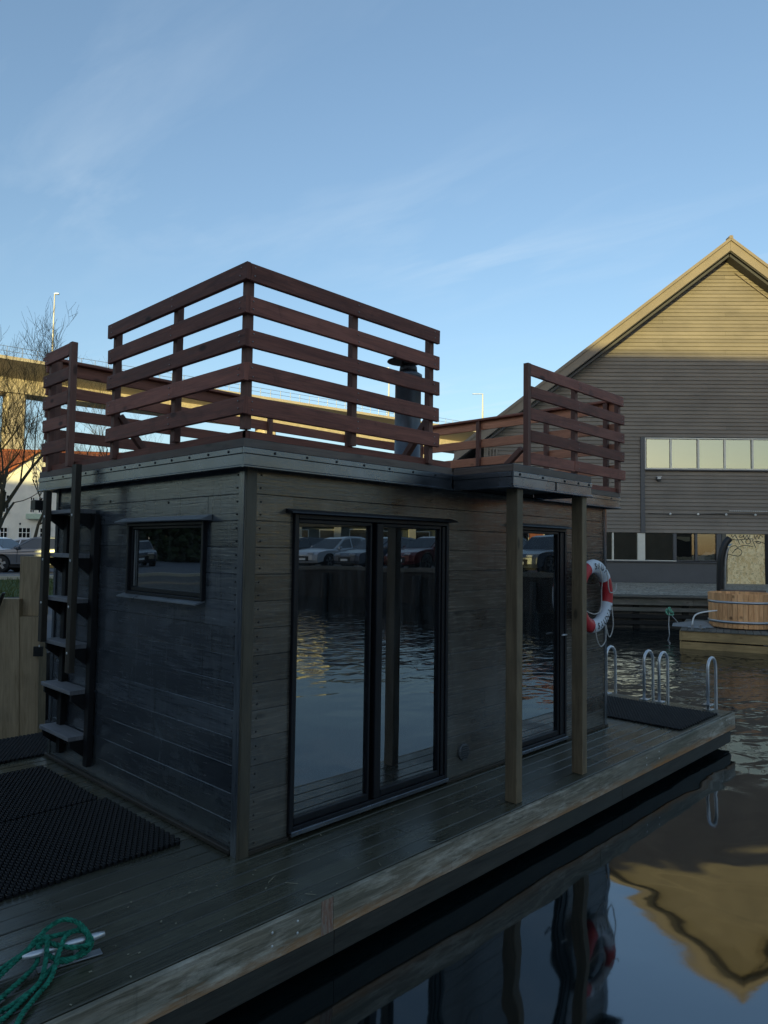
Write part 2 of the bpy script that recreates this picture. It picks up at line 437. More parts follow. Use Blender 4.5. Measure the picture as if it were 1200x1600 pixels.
# plaster, tiles
t = NT('white lime plaster')
n = t.noise(t.coord('Object'), .8, 6, .65); col = t.mix(t.rng(n, .35, .7), (.66, .66, .60), (.80, .79, .72))
t.bsdf(col, .9, 0, .2, t.bump(t.noise(t.coord('Object'), 12, 4), .2, .02)); M['plaster'] = t.m
t = NT('red roof tile'); n = t.noise(t.coord('Object'), 3, 5, .7)
col = t.mix(t.rng(n, .3, .7), (.27, .075, .035), (.46, .16, .075)); t.bsdf(col, .8, 0, .3); M['tile'] = t.m
def facade_mat(name, c): 
    return plain(name, c, .85, 0, .3, .15, .8, .1)
M['yellowwall'] = facade_mat('ochre plaster', (.90, .78, .50))
M['brick'] = facade_mat('red brick wall', (.34, .12, .07))
M['greenwall'] = facade_mat('dark green grey wall', (.10, .115, .10))
M['warehouse'] = facade_mat('dark warehouse wall', (.12, .10, .085))
M['palewall'] = facade_mat('pale plaster wall', (.55, .52, .42))

# ground materials
def ground(name, c1, c2, c3, s=1.2, rough=.9):
    t = NT(name); oc = t.coord('Object'); n = t.noise(oc, s, 8, .7); n2_ = t.noise(oc, s*14, 6, .75)
    col = t.mix(t.rng(n, .35, .65), c1, c2); col = t.mix(t.rng(n2_, .5, .7, 0, .6), col, c3)
    t.bsdf(col, rough, 0, .3, t.bump(n2_, .6, .03)); return t.m
M['gravel'] = ground('gravel and dirt', (.075, .070, .060), (.13, .12, .105), (.20, .19, .17), .8)
M['lawn'] = ground('lawn soil', (.035, .065, .014), (.06, .10, .022), (.09, .12, .04), .6)
M['road'] = ground('worn asphalt', (.10, .108, .12), (.135, .14, .15), (.17, .175, .18), .4, .75)
M['rock'] = ground('bank rock', (.035, .036, .036), (.075, .075, .072), (.11, .11, .10), 2.0, .8)
t = NT('cobbles'); vo = t.N('TexVoronoi'); vo.inputs['Scale'].default_value = 5.5; vo.feature = 'DISTANCE_TO_EDGE'; t.L(t.coord('Object'), vo.inputs[0])
n = t.noise(t.coord('Object'), 2, 6, .7); col = t.mix(t.rng(n, .3, .7), (.24, .22, .18), (.50, .47, .39)); col = t.mix(t.rng(vo.outputs[0], 0, .12, .8, 0), col, (.04, .04, .03))
t.bsdf(col, .8, 0, .3, t.bump(vo.outputs[0], .8, .05)); M['cobble'] = t.m
t = NT('bark'); n = t.noise(t.coord('Object'), 6, 5, .7); col = t.mix(n, (.030, .026, .018), (.085, .075, .048)); t.bsdf(col, .9, 0, .2); M['bark'] = t.m
t = NT('hedge'); n = t.noise(t.coord('Object'), 6, 5, .7); col = t.mix(n, (.012, .02, .008), (.045, .065, .022)); t.bsdf(col, .9, 0, .2); M['hedge'] = t.m

# water
t = NT('canal water')
oc = t.coord('Object')
gm = t.N('NewGeometry'); sx = t.N('SeparateXYZ'); t.L(gm.outputs['Position'], sx.inputs[0])
def dist2(px, py):
    a = t.math('SUBTRACT', sx.outputs[0], px); b = t.math('SUBTRACT', sx.outputs[1], py)
    return t.math('SQRT', t.math('ADD', t.math('MULTIPLY', a, a), t.math('MULTIPLY', b, b)))
calm = t.rng(dist2(-1.0, -2.5), 5.6, 8.6, .03, 1)      # sheltered water beside the pontoon is calmer
big = t.noise(t.coord('Object', (.75, 1.1, 1)), .85, 2, .45, .5)
mid = t.noise(t.coord('Object', (1.2, 1.7, 1), (0, 0, .5)), 2.0, 1.5, .45, .8)
fin = t.noise(t.coord('Object', (1.3, 2.2, 1), (0, 0, .6)), 6.0, 3, .5, .3)
ht = t.math('ADD', t.math('MULTIPLY', big, .020), t.math('MULTIPLY', t.math('MULTIPLY', mid, .021), calm))
ht = t.math('ADD', ht, t.math('MULTIPLY', t.math('MULTIPLY', fin, .0016), t.math('ADD', calm, .03)))
bp = t.N('Bump'); bp.inputs['Strength'].default_value = 1; bp.inputs['Distance'].default_value = 1.0; t.L(ht, bp.inputs['Height'])
df = t.N('BsdfDiffuse'); df.inputs[0].default_value = (.003, .0065, .007, 1)
gl = t.N('BsdfGlossy'); t.L(t.rng(calm, 0, 1, .042, .010), gl.inputs['Roughness']); gl.inputs[0].default_value = (.9, .95, 1, 1); t.L(bp.outputs[0], gl.inputs['Normal'])
fr = t.N('Fresnel'); fr.inputs['IOR'].default_value = 2.4; t.L(bp.outputs[0], fr.inputs['Normal'])
ms = t.N('MixShader'); t.L(fr.outputs[0], ms.inputs[0]); t.L(df.outputs[0], ms.inputs[1]); t.L(gl.outputs[0], ms.inputs[2]); t.L(ms.outputs[0], t.out.inputs[0])
M['water'] = t.m

#SECTION structure
WZ = -.36; GZ = .55
def sheet(name, poly, z, mat, kind='structure'):
    mb = MB(); mb.add([(p[0], p[1], z) for p in poly], [list(range(len(poly)))], None)
    return tag(mb.build(name, mat), None, None, None, kind)
# water to the horizon; land masses stand in it
sheet('water', [(-1500, -1500), (1500, -1500), (1500, 1500), (-1500, 1500)], WZ, M['water'])
def land(name, poly, top, mat, bottom=-2.5):
    mb = MB(); n = len(poly)
    vs_ = [(p[0], p[1], top) for p in poly]+[(p[0], p[1], bottom) for p in poly]
    mb.add(vs_, [list(range(n))]+[[i, n+i, n+(i+1) % n, (i+1) % n] for i in range(n)])
    return tag(mb.build(name, mat), None, None, None, 'structure')
QD = Vector((math.cos(R(-51.4)), math.sin(R(-51.4)), 0)); QN = Vector((-QD.y, QD.x, 0))   # quay direction, inland normal
QA = Vector((16.57, 6.15, 0))
qa = QA + QD*(-10.2) + QN*.14; qb = QA + QD*6.6 + QN*.14
land('ground', [(-1400, 5.0), (8.0, 5.0), (qa.x, qa.y), (qb.x, qb.y), (20.6, -4), (19.25, -9.2), (17.5, -24), (17.2, -44), (30, -80), (1400, -300), (1400, 1400), (-1400, 1400)], GZ-.012, M['gravel'])
land('west_bank', [(-1400, 4.99), (-20, 4.99), (-24, -10), (-20, -70), (-60, -1400), (-1400, -1400)], GZ-.012, M['road'])
land('south_bank', [(-40, -95), (24, -92), (60, -1400), (-58, -1400)], GZ-.012, M['gravel'])
sheet('road', [(-120, 23.5), (6, 23.0), (60, 21), (200, 15), (200, 58), (-120, 66)], GZ-.004, M['road'])
sheet('path', [(-19.5, 5.7), (7.6, 5.7), (9.5, 10.5), (-19.5, 11.0)], GZ-.006, M['asphalt'])
lawn = sheet('lawn', [(-2, 14.2), (10, 13.8), (13.5, 22.5), (-2, 22.8)], GZ-.004, M['lawn'])
# kerb between lawn and road
mb = MB(); mb.box((-25, 22.86, GZ-.2), (13.5, 23.0, GZ+.11), .01); tag(mb.build('kerb', M['concrete']), None, None, None, 'structure')
# grass blades
rg = random.Random(3); mb = MB()
for i in range(9000):
    x = rg.uniform(-2, 12); y = 14 + 8.6*rg.random()**1.3; h = rg.uniform(.05, .13); a = rg.uniform(0, 6.28)
    lx, ly = rg.uniform(-.05, .05), rg.uniform(-.05, .05)
    mb.add([(x-math.cos(a)*.012, y-math.sin(a)*.012, GZ-.01), (x+math.cos(a)*.012, y+math.sin(a)*.012, GZ-.01), (x+lx, y+ly, GZ+h)], [[0, 1, 2]])
t_ = NT('grass blades'); n = t_.noise(t_.coord('Object'), 3, 4); t_.bsdf(t_.mix(n, (.055, .070, .022), (.13, .145, .055)), .8, 0, .2)
tag(mb.build('grass', t_.m), 'short green grass on the strip between path and road', 'grass', None, 'stuff')
# rocky bank between water and path
rg = random.Random(11); mb = MB()
def rock_into(mb, c, s, rg):
    vs_ = []; fs = []; n, k = 7, 4
    for i in range(k+1):
        th = math.pi*i/k
        for j in range(n):
            ph = 2*math.pi*j/n; r_ = s*rg.uniform(.72, 1.1)
            vs_.append((c[0]+r_*math.sin(th)*math.cos(ph), c[1]+r_*math.sin(th)*math.sin(ph), c[2]+r_*.65*math.cos(th)))
    for i in range(k):
        for j in range(n):
            fs.append([i*n+j, (i+1)*n+j, (i+1)*n+(j+1) % n, i*n+(j+1) % n])
    mb.add(vs_, fs)
for i in range(620):
    x = rg.uniform(-12, 8.5); q = rg.random(); y = 3.75+q*1.7
    if y < 3.95 and rg.random() < .5: continue
    rock_into(mb, (x, y, -.45+q*.95+rg.uniform(-.05, .08)), rg.uniform(.10, .26), rg)
tag(mb.build('bank_rocks', M['rock']), 'dark rocks piled on the bank behind the pale mooring timbers', 'rocks', None, 'stuff')
land('bank_slope', [(-19.6, 4.9), (8.1, 4.9), (8.05, 4.995), (-19.6, 4.995)], GZ-.02, M['rock'])

# ---- timber quay on the far side
q = empty('timber_quay', (QA.x, QA.y, 0), math.atan2(QD.y, QD.x), 'grey timber quay front with gaps between its beams along the canal below the dark building', 'quay')
for (s0, s1) in ((-10.2, -3.1), (-3.1, 2.4), (2.4, 6.6)):
    MB().box((s0+.004, -.02, .28), (s1-.004, .24, .50), .01).build('cap_beam', M['quaywood'], q)
    MB().box((s0+.004, -.16, .50), (s1-.004, .30, .545), .006).build('quay_plank', M['quaywood'], q)
for (s0, s1) in ((-10.2, -1.3), (-1.3, 6.6)):
    for z in (.10, -.09, -.27):
        MB().box((s0+.006, .01, z), (s1-.006, .09, z+.11), .008).build('horizontal_beam', M['quaywood'] if z > 0 else M['quaydark'], q)
k = -10
while k < 6.6:
    MB().box((k, .10, -1.5), (k+.18, .138, .27), .01).build('pile', M['quaydark'], q); k += 1.35
# cobbled strip in front of the building
c0 = QA + QN*.5 - QD*10; 
sheet('pavement', [tuple((QA+QD*s+QN*n_).xy) for s, n_ in ((-10, .46), (6.4, .46), (9.5, 10.6), (-10, 10.6))], GZ-.004, M['cobble'])

#SECTION bigbuilding
BB = empty('gabled_warehouse', (25.938, 9.323, GZ), R(-48), 'large dark grey clapboard building with a steep gable, golden light on its upper part', 'building')
APX, SL = 3.54, .786
EZ = 13.95-GZ                                           # wall apex above ground
def wall_at(z):                                        # half extent of the gable wall at height z
    return min(9.88, (EZ-z)/SL)
OH = .55
bd = .158; z = 2.59-GZ; i = 0
holes = [(0.24, 9.6, 5.20-GZ, 6.50-GZ)]
def board_into(s0, s1, z, zt):
    mb = MB()
    l0, l1, r0, r1 = s0, s0, s1, s1
    h0, h1 = wall_at(z), wall_at(zt)
    l0 = max(s0, APX-h0); l1 = max(s0, APX-h1); r0 = min(s1, APX+h0); r1 = min(s1, APX+h1)
    if r0-l0 < .05: return
    if r1 < l1: r1 = l1 = (l1+r1)/2
    vs_ = [(l0, -.046, z), (r0, -.046, z), (r1, -.010, zt), (l1, -.010, zt), (l0, .03, z), (r0, .03, z), (r1, .03, zt), (l1, .03, zt)]
    mb.add(vs_, [[0, 1, 2, 3], [5, 4, 7, 6], [4, 5, 1, 0], [3, 2, 6, 7], [4, 0, 3, 7], [1, 5, 6, 2]])
    mb.build('cladding_board', M['clad'], BB)
while z < EZ-.02:
    zt = min(z+bd, EZ-.005)
    cuts = [(-6.34, 13.42)]
    for (a, b, c, d) in holes:
        if z < d-.02 and zt > c+.02: cuts = [(-6.34, a), (b, 13.42)]
    out = []
    for a, b in cuts:                                   # butt joints
        L_ = b-a
        if L_ > 9:
            j = a+L_*((.37, .62, .5, .81, .22)[i % 5]); out += [(a, j-.003), (j+.003, b)]
        else: out.append((a, b))
    for a, b in out: board_into(a, b, z, zt-.006)
    z += bd; i += 1
# wall core with the window openings
mb = MB()
mb.prism([(-6.32, 6.60-GZ), (13.40, 6.60-GZ), (13.40, wall_at(0) and (EZ-9.86*SL)), (APX, EZ-.03), (-6.32, EZ-9.86*SL)], .03, .30, 1)
mb.box((-6.32, .03, 2.57-GZ), (.20, .3, 6.60-GZ)); mb.box((9.64, .03, 2.57-GZ), (13.4, .3, 6.6-GZ)); mb.box((.20, .03, 2.57-GZ), (9.64, .3, 5.15-GZ))
mb.box((-6.32, .3, 2.57-GZ), (-6.1, 26, 6.2)); mb.box((13.2, .3, 0), (13.4, 26, 6.2)); mb.box((-6.1, 25.8, 0), (13.2, 26, 6.2))
mb.box((-6.1, .3, 2.45-GZ), (13.2, 25.8, 2.56-GZ))
mb.build('wall', M['clad'], BB)
# roof slabs and rake
for sgn, nm in ((-1, 'roof_slope'), (1, 'roof_slope')):
    mb = MB()
    e = 11.2
    zz0 = EZ-e*SL
    p = [(APX, EZ+.16), (APX, EZ+.40), (APX+sgn*e, zz0+.40), (APX+sgn*e, zz0+.16)]
    mb.prism(p if sgn > 0 else p[::-1], -OH, 26.5, 1); mb.build(nm, M['roofdark'], BB)
    mb = MB()
    p = [(APX+sgn*.004, EZ+.20), (APX+sgn*.004, EZ+.68), (APX+sgn*e, zz0+.68), (APX+sgn*e, zz0+.20)]
    mb.prism(p if sgn > 0 else p[::-1], -OH-.06, -OH-.004, 1); mb.build('rake_board', M['rakeboard'], BB)
    mb = MB()
    p = [(APX+sgn*.004, EZ+.6), (APX+sgn*.004, EZ+.74), (APX+sgn*e, zz0+.74), (APX+sgn*e, zz0+.6)]
    mb.prism(p if sgn > 0 else p[::-1], -OH-.12, -OH-.064, 1); mb.build('rake_cap', M['rakeboard'], BB)
    MB().prism([(APX+sgn*.02, EZ-.02), (APX+sgn*.02, EZ+.09), (APX+sgn*9.9, EZ-9.88*SL+.09), (APX+sgn*9.9, EZ-9.88*SL-.02)], -OH+.05, -.05, 1).build('soffit', M['roofdark'], BB)
MB().box((APX-.08, -OH-.13, EZ+.66), (APX+.08, -OH+.2, EZ+.80), .03).build('ridge_cap', M['rakeboard'], BB)
# pipe under the right rake
mb = MB(); mb.tube([(APX+.4, -.09, EZ-.4*SL-.22), (APX+5.5, -.09, EZ-5.5*SL-.22)], .022, 6); mb.build('cable_pipe', M['rakeboard'], BB)
# trims
MB().box((.02, -.10, 2.57-GZ), (.20, -.046, 6.52-GZ), .01).build('vertical_trim', M['panelgrey'], BB)
MB().box((-6.40, -.10, 2.57-GZ), (-6.2, -.05, 6.1-GZ), .01).build('corner_trim', M['clad'], BB)
# upper window strip
W = MB().box((.205, -.07, 5.20-GZ), (9.6, .06, 5.245-GZ), .004)
W.box((.205, -.07, 6.455-GZ), (9.6, .06, 6.505-GZ), .004)
W.box((.205, -.069, 5.246-GZ), (.25, .06, 6.454-GZ), .004)
W.build('window_frame', M['white2'], BB)
xs = [.25, 1.27, 2.38, 3.46, 4.57, 5.68, 6.8, 7.9, 9.0]
for i, x in enumerate(xs):
    if i: MB().box((x-.035, -.068 if i % 2 == 0 else -.05, 5.246-GZ), (x+.035, .05, 6.454-GZ), .004).build('mullion', M['white2'], BB)
    if i < len(xs)-1:
        f = MB().box((x+.045, .0, 5.26-GZ), (xs[i+1]-.045, .012, 6.44-GZ), .001).build('pane', M['skyglass'], BB)
        # curtain
        cm = MB(); n = 40; x0, x1 = x+.04, xs[i+1]-.04; rgc = random.Random(i); ph = rgc.uniform(0, 6)
        amp = .008 if i < 2 else .03
        vs_ = []; fs = []
        for k2 in range(n+1):
            xx = x0+(x1-x0)*k2/n; yy = .16+amp*math.sin(k2*1.7+ph)
            vs_ += [(xx, yy, 5.25-GZ), (xx, yy, (6.40 if i != 1 else 6.3)-GZ)]
            if k2: b = 2*k2; fs.append([b-2, b, b+1, b-1])
        cm.add(vs_, fs); cm.build('curtain', M['curtain'], BB)
MB().box((.21, .32, 5.16-GZ), (9.6, .36, 6.56-GZ)).build('blind_wall', M['dark'], BB)
MB().box((.21, -.13, 5.145-GZ), (9.64, -.05, 5.195-GZ), .004).build('window_sill', M['panelgrey'], BB)
# small lamp on the wall
lm = MB().box((.66, -.16, 4.76-GZ), (.84, -.05, 4.88-GZ), .01).build('wall_lamp', M['panelgrey'], BB)
MB().box((.65, -.17, 4.88-GZ), (.85, -.05, 4.90-GZ), .002).build('lamp_hood', M['white'], lm)
MB().prism([(.70, 4.70-GZ), (.80, 4.70-GZ), (.83, 4.755-GZ), (.67, 4.755-GZ)], -.15, -.06, 1).build('lamp_shade', M['blackmetal'], lm)
MB().box((.68, -.165, 4.80-GZ), (.82, -.161, 4.85-GZ), .001).build('lamp_face', M['white'], lm)
# ground floor: posts, panes, panel wall
LZ0, LZ1 = 1.45-GZ, 2.565-GZ
MB().box((-6.32, .02, 0), (3.30, .2, 1.38-GZ), .01).build('lower_wall', M['panelgrey'], BB)
MB().box((5.15, .02, 0), (13.4, .2, LZ1), .01).build('lower_wall', M['panelgrey'], BB)
for a, b in ((-6.32, -3.0), (-2.995, .1), (.105, 3.3)):
    MB().box((a, -.06, 1.385-GZ), (b, .04, 1.425-GZ), .004).build('sill_board', M['panelgrey'], BB)
MB().box((-6.3, -.05, 1.43-GZ), (1.46, .04, 1.465-GZ), .004).build('window_frame', M['white2'], BB)
for x, w, mt in ((-5.6, .05, 'white2'), (-4.4, .12, 'white2'), (-3.2, .05, 'white2'), (-2.05, .05, 'white2'), (-1.13, .06, 'white2'), (-.10, .30, 'white2'), (1.34, .13, 'panelgrey'), (2.22, .09, 'panelgrey'), (3.08, .2, 'panelgrey')):
    MB().box((x, -.055, LZ0+.016), (x+w, .05, LZ1), .004).build('mullion', M[mt], BB)
MB().box((1.47, -.03, LZ0), (3.28, .03, LZ0+.03), .002).build('window_frame', M['panelgrey'], BB)
xs2 = [(-6.3, -5.6), (-5.55, -4.4), (-4.28, -3.2), (-3.15, -2.05), (-2.0, -1.13), (-1.07, -.10), (.20, 1.34), (1.47, 2.22), (2.31, 3.08)]
for a, b in xs2: MB().box((a+.004, .01, LZ0+.03), (b-.004, .02, LZ1-.004), .001).build('pane', M['farglass'] if b > 1.4 else M['darkglass'], BB)
# things behind the lower panes: back wall with pale patches and hangings
MB().box((-6.3, 2.2, 0), (3.3, 2.3, LZ1)).build('inner_wall', M['dark'], BB)
MB().prism([(.75, LZ0+.85), (1.0, LZ0+.3), (1.2, LZ0+.25), (1.2, LZ0+1.0)], .5, .52, 1).build('inner_panel', M['curtain'], BB)
MB().prism([(1.6, LZ0+.92), (2.0, LZ0+.80), (2.15, LZ0+.82), (2.15, LZ0+.98), (1.65, LZ0+1.0)], .3, .32, 1).build('inner_panel', M['curtain'], BB)
MB().prism([(1.47, LZ0), (2.22, LZ0), (2.22, LZ0+.2), (2.0, LZ0+.16), (1.8, LZ0+.18), (1.6, LZ0+.15), (1.47, LZ0+.24)], .08, .1, 1).build('window_film', M['palewall'], BB)
MB().prism([(2.31, LZ0), (3.08, LZ0), (3.08, LZ0+.5), (2.9, LZ0+.35), (2.7, LZ0+.4), (2.5, LZ0+.2), (2.31, LZ0+.24)], .08, .1, 1).build('window_film', M['alu'], BB)
MB().box((-6.32, .2, 0), (-6.2, 25.8, 2.56-GZ)).build('side_wall', M['panelgrey'], BB)
# boarded opening with painted scribbles
osb = MB().box((3.47, -.02, 0), (5.02, .03, LZ1), .003).build('strand_board_panel', M['osb'], BB)
MB().box((3.30, -.06, 0), (3.465, .05, LZ1), .004).build('door_jamb', M['quaywood'], BB)
MB().box((5.025, -.05, 0), (5.145, .05, LZ1), .004).build('door_jamb', M['metal2'], BB)
def gp(px, py):      # scribble coordinates: pixels of the 1164x1600 detail view mapped onto the panel
    return (3.47+(px-205)/(1100-205)*1.55, 2.565-GZ-(py-185)/(1400-185)*2.05)
strokes = [[(240, 690), (245, 600), (300, 500), (400, 460), (455, 480), (460, 520), (400, 580), (345, 640)],
           [(480, 500), (600, 455), (700, 455), (820, 475)], [(400, 560), (470, 530), (540, 555), (570, 610), (540, 680), (480, 710), (360, 695), (235, 720), (225, 1330)],
           [(700, 300), (660, 350), (690, 410), (750, 400), (780, 340), (740, 300), (690, 300)],
           [(820, 320), (850, 400), (890, 500)], [(240, 290), (360, 300), (450, 320), (800, 290), (830, 320)],
           [(430, 220), (470, 300), (520, 420)], [(540, 300), (610, 400)], [(540, 200), (520, 260), (600, 240), (610, 200), (640, 290), (700, 200), (720, 290), (760, 200)],
           [(860, 200), (880, 290), (930, 200), (960, 290), (1000, 200), (1060, 250)], [(860, 360), (950, 350), (1010, 380), (960, 400), (900, 370), (1000, 360), (1100, 400)],
           [(330, 200), (360, 260), (420, 200), (440, 270)]]
mb = MB()
for st in strokes:
    P = catmull([(gp(*p)[0], -.0245, gp(*p)[1]) for p in st], 5)
    for i in range(len(P)-1):
        a, b = P[i], P[i+1]; d_ = (b-a)
        if d_.length < 1e-4: continue
        n_ = Vector((-d_.z, 0, d_.x)).normalized()*.013
        mb.add([tuple(a+n_), tuple(a-n_), tuple(b-n_), tuple(b+n_)], [[0, 1, 2, 3]])
mb.build('painted_scribble', M['ink'], osb)
mb = MB().prism([gp(270, 420), gp(360, 410), gp(300, 470), gp(255, 475)], -.0230, -.0225, 1)
mb.build('painted_patch', plain('blue grey paint', (.25, .34, .42), .7), osb)
# string of lamps
sl = empty('light_string', (25.938, 9.323, GZ), R(-48), 'thin cable with four white round bulbs under the upper wall boards', 'string lights')
mb = MB(); mb.tube(catmull([(.3, -.10, 3.38-GZ), (1.24, -.1, 3.36-GZ), (2.38, -.1, 3.37-GZ), (3.5, -.1, 3.4-GZ), (4.62, -.1, 3.41-GZ), (6.5, -.1, 3.42-GZ)], 4), .012, 5); mb.build('cable', M['blackmetal'], sl)
for x in (1.20, 2.32, 3.45, 4.62): MB().lathe([(.0, -.05), (.035, -.035), (.05, 0), (.035, .035), (0, .05)], (x, -.12, 3.36-GZ), 10).build('bulb', M['white'], sl)
mb = MB()
x = 3.6
while x < 6.2:
    mb.box((x, -.09, 3.50-GZ), (x+.05, -.05, 3.53-GZ), .002); x += .085
tag(mb.build('tiny_lights', M['white'], sl), None, None, None, 'stuff')
# low eave extension left of the building (seen over the roof railing)
for k in range(4):
    MB().box((-6.30+k*.13, -.14, 4.9-GZ), (-6.30+k*.13+.07, -.10, 6.0-GZ), .004).build('slat', M['clad'], BB)

#SECTION pontoon
PX0, PX1, PY0, PY1 = -3.6, 6.03, -.645, 3.45
P = empty('pontoon', (0, 0, 0), 0, 'low dark timber pontoon deck carrying the black sauna cabin', 'pontoon')
y = PY0; nb = 34; w = (PY1-PY0)/nb
for i in range(nb):
    a = y+i*w+.003; b = y+(i+1)*w-.003
    cuts = [PX0, random.uniform(-.9, 2.2), random.uniform(2.9, 4.6), 5.70] if i % 2 else [PX0, random.uniform(.2, 3.2), 5.70]
    for j in range(len(cuts)-1):
        dz = random.uniform(-.0015, .0015)
        MB().box((cuts[j]+.0015, a, -.028+dz), (cuts[j+1]-.0015, b, 0+dz), .004, 0).build('deck_board', M['deck'], P)
for k in range(2): MB().box((5.703+k*.165, PY0, -.028), (5.703+k*.165+.160, PY1, .003), .004, 1).build('edge_board', M['deck'], P)
# fascia boards with joints, a rusty patch, screws
def fb(x0, x1, mt='fascia'):
    return MB().box((x0, PY0-.032, -.175), (x1, PY0-.003, -.004), .004, 0).build('fascia_board', M[mt], P)
fb(PX0, .098); fb(.102, 2.9); fb(2.904, 5.72); fb(5.724, 6.03)
MB().box((.02, PY0-.034, -.172), (.098, PY0-.0325, -.006), .0005).build('rust_patch', M['fasciarust'], P)
for x0, x1 in ((PX0, .112), (.116, 3.3), (3.304, 5.9)):
    MB().box((x0, PY0-.026, -.300), (x1, PY0-.002, -.178), .004, 0).build('lower_beam', M['beam'], P)
for (x0, x1) in ((PX0, -1), (-1, 2), (2, 5.6)): MB().box((x0+.03, PY0+.10, -.75), (x1-.03, PY1-.1, -.24), .03).build('float_block', M['floatblack'], P)
MB().box((PX1+.003, PY0-.02, -.175), (PX1+.03, PY1, -.004), .004, 1).build('fascia_board', M['fascia'], P)
MB().box((PX0, PY1+.003, -.175), (PX1, PY1+.03, -.004), .004, 0).build('fascia_board', M['fascia'], P)
MB().box((5.6, PY0+.02, -.29), (PX1-.02, PY1-.05, -.18), .004, 1).build('lower_beam', M['beam'], P)
def screws(pts, mt, r, name='screw_heads'):
    mb = MB()
    for p in pts: mb.lathe([(0, -.002), (r, -.0015), (r, 0)], p, 8, True, 1)
    return tag(mb.build(name, M[mt], P), None, None, None, 'stuff')
ys = PY0-.0325
screws([(-.28, ys, -.045), (-.28, ys, -.105), (-.13, ys, -.045), (-.13, ys, -.1), (3.76, ys, -.045), (3.76, ys, -.105), (4.02, ys, -.04), (4.02, ys, -.10), (5.62, ys, -.05), (5.75, ys, -.04), (5.85, ys, -.04), (5.86, ys, -.09)], 'screw', .0065)

# fallen bits on the deck: twigs, seeds, flakes
rgd = random.Random(17); mb = MB()
for i in range(130):
    x, y = rgd.uniform(-2.6, 5.6), PY0+.02+abs(rgd.gauss(0, .30))
    if y > -.03 and x > -.05: continue
    a = rgd.uniform(0, 6.28); L_ = rgd.uniform(.004, .013) if rgd.random() < .9 else rgd.uniform(.03, .09)
    w_ = L_*.5 if L_ < .02 else .0025
    mb.bar((x, y, .004), (x+L_*math.cos(a), y+L_*math.sin(a), .005), w_, .0025)
tag(mb.build('deck_litter', plain('pale plant bits', (.30, .28, .20), .8), P), None, None, None, 'stuff')
#SECTION mats
def mat_mesh(LX, LY, name):
    mb = MB(); p = .034; r0, r1, h = .0105, .0150, .020
    ny = int(LY/(p*.866)); nx = int(LX/p)
    ca = [(math.cos(math.pi/3*k+math.pi/6), math.sin(math.pi/3*k+math.pi/6)) for k in range(6)]
    for j in range(ny):
        for i in range(nx):
            cx = (i+.5+(.5 if j % 2 else 0))*p; cy = (j+.5)*p*.866
            hh = h
            vs_ = [(cx+c*r1, cy+s*r1, hh-.003) for c, s in ca]+[(cx+c*(r0+r1)/2, cy+s*(r0+r1)/2, hh) for c, s in ca]+[(cx+c*r0, cy+s*r0, hh-.004) for c, s in ca]+[(cx+c*r0, cy+s*r0, .001) for c, s in ca]+[(cx+c*r1*1.02, cy+s*r1*1.02, .0) for c, s in ca]
            fs = []
            for k in range(6):
                l = (k+1) % 6
                fs += [[k, l, 6+l, 6+k], [6+k, 6+l, 12+l, 12+k], [12+k, 12+l, 18+l, 18+k], [24+k, 24+l, l, k]]
            mb.add(vs_, fs)
    return mb.mesh(name, M['rubber'])
mm = mat_mesh(1.52, 1.02, 'rubber_mat')
def put_mat(me, x, y, rz, label, z=.003):
    o = bpy.data.objects.new('rubber_mat', me); link(o); o.location = (x, y, z); o.rotation_euler = (0, 0, rz)
    tag(o, label, 'mat', 'black rubber ring mats on the pontoon')
put_mat(mm, -1.62, .395, 0, 'nearest black rubber ring mat on the deck in front of the short cabin wall')
put_mat(mm, -1.655, 1.418, R(0), 'black rubber ring mat beside the foot of the cabin ladder')
put_mat(mat_mesh(1.50, .72, 'rubber_mat'), -1.25, 2.445 if False else 2.74, 0, 'black rubber ring mat ending at the foot of the pale mooring timbers')
put_mat(mm, 5.735, -.60, R(90), 'black rubber ring mat at the far end of the deck beside the steel ladders')

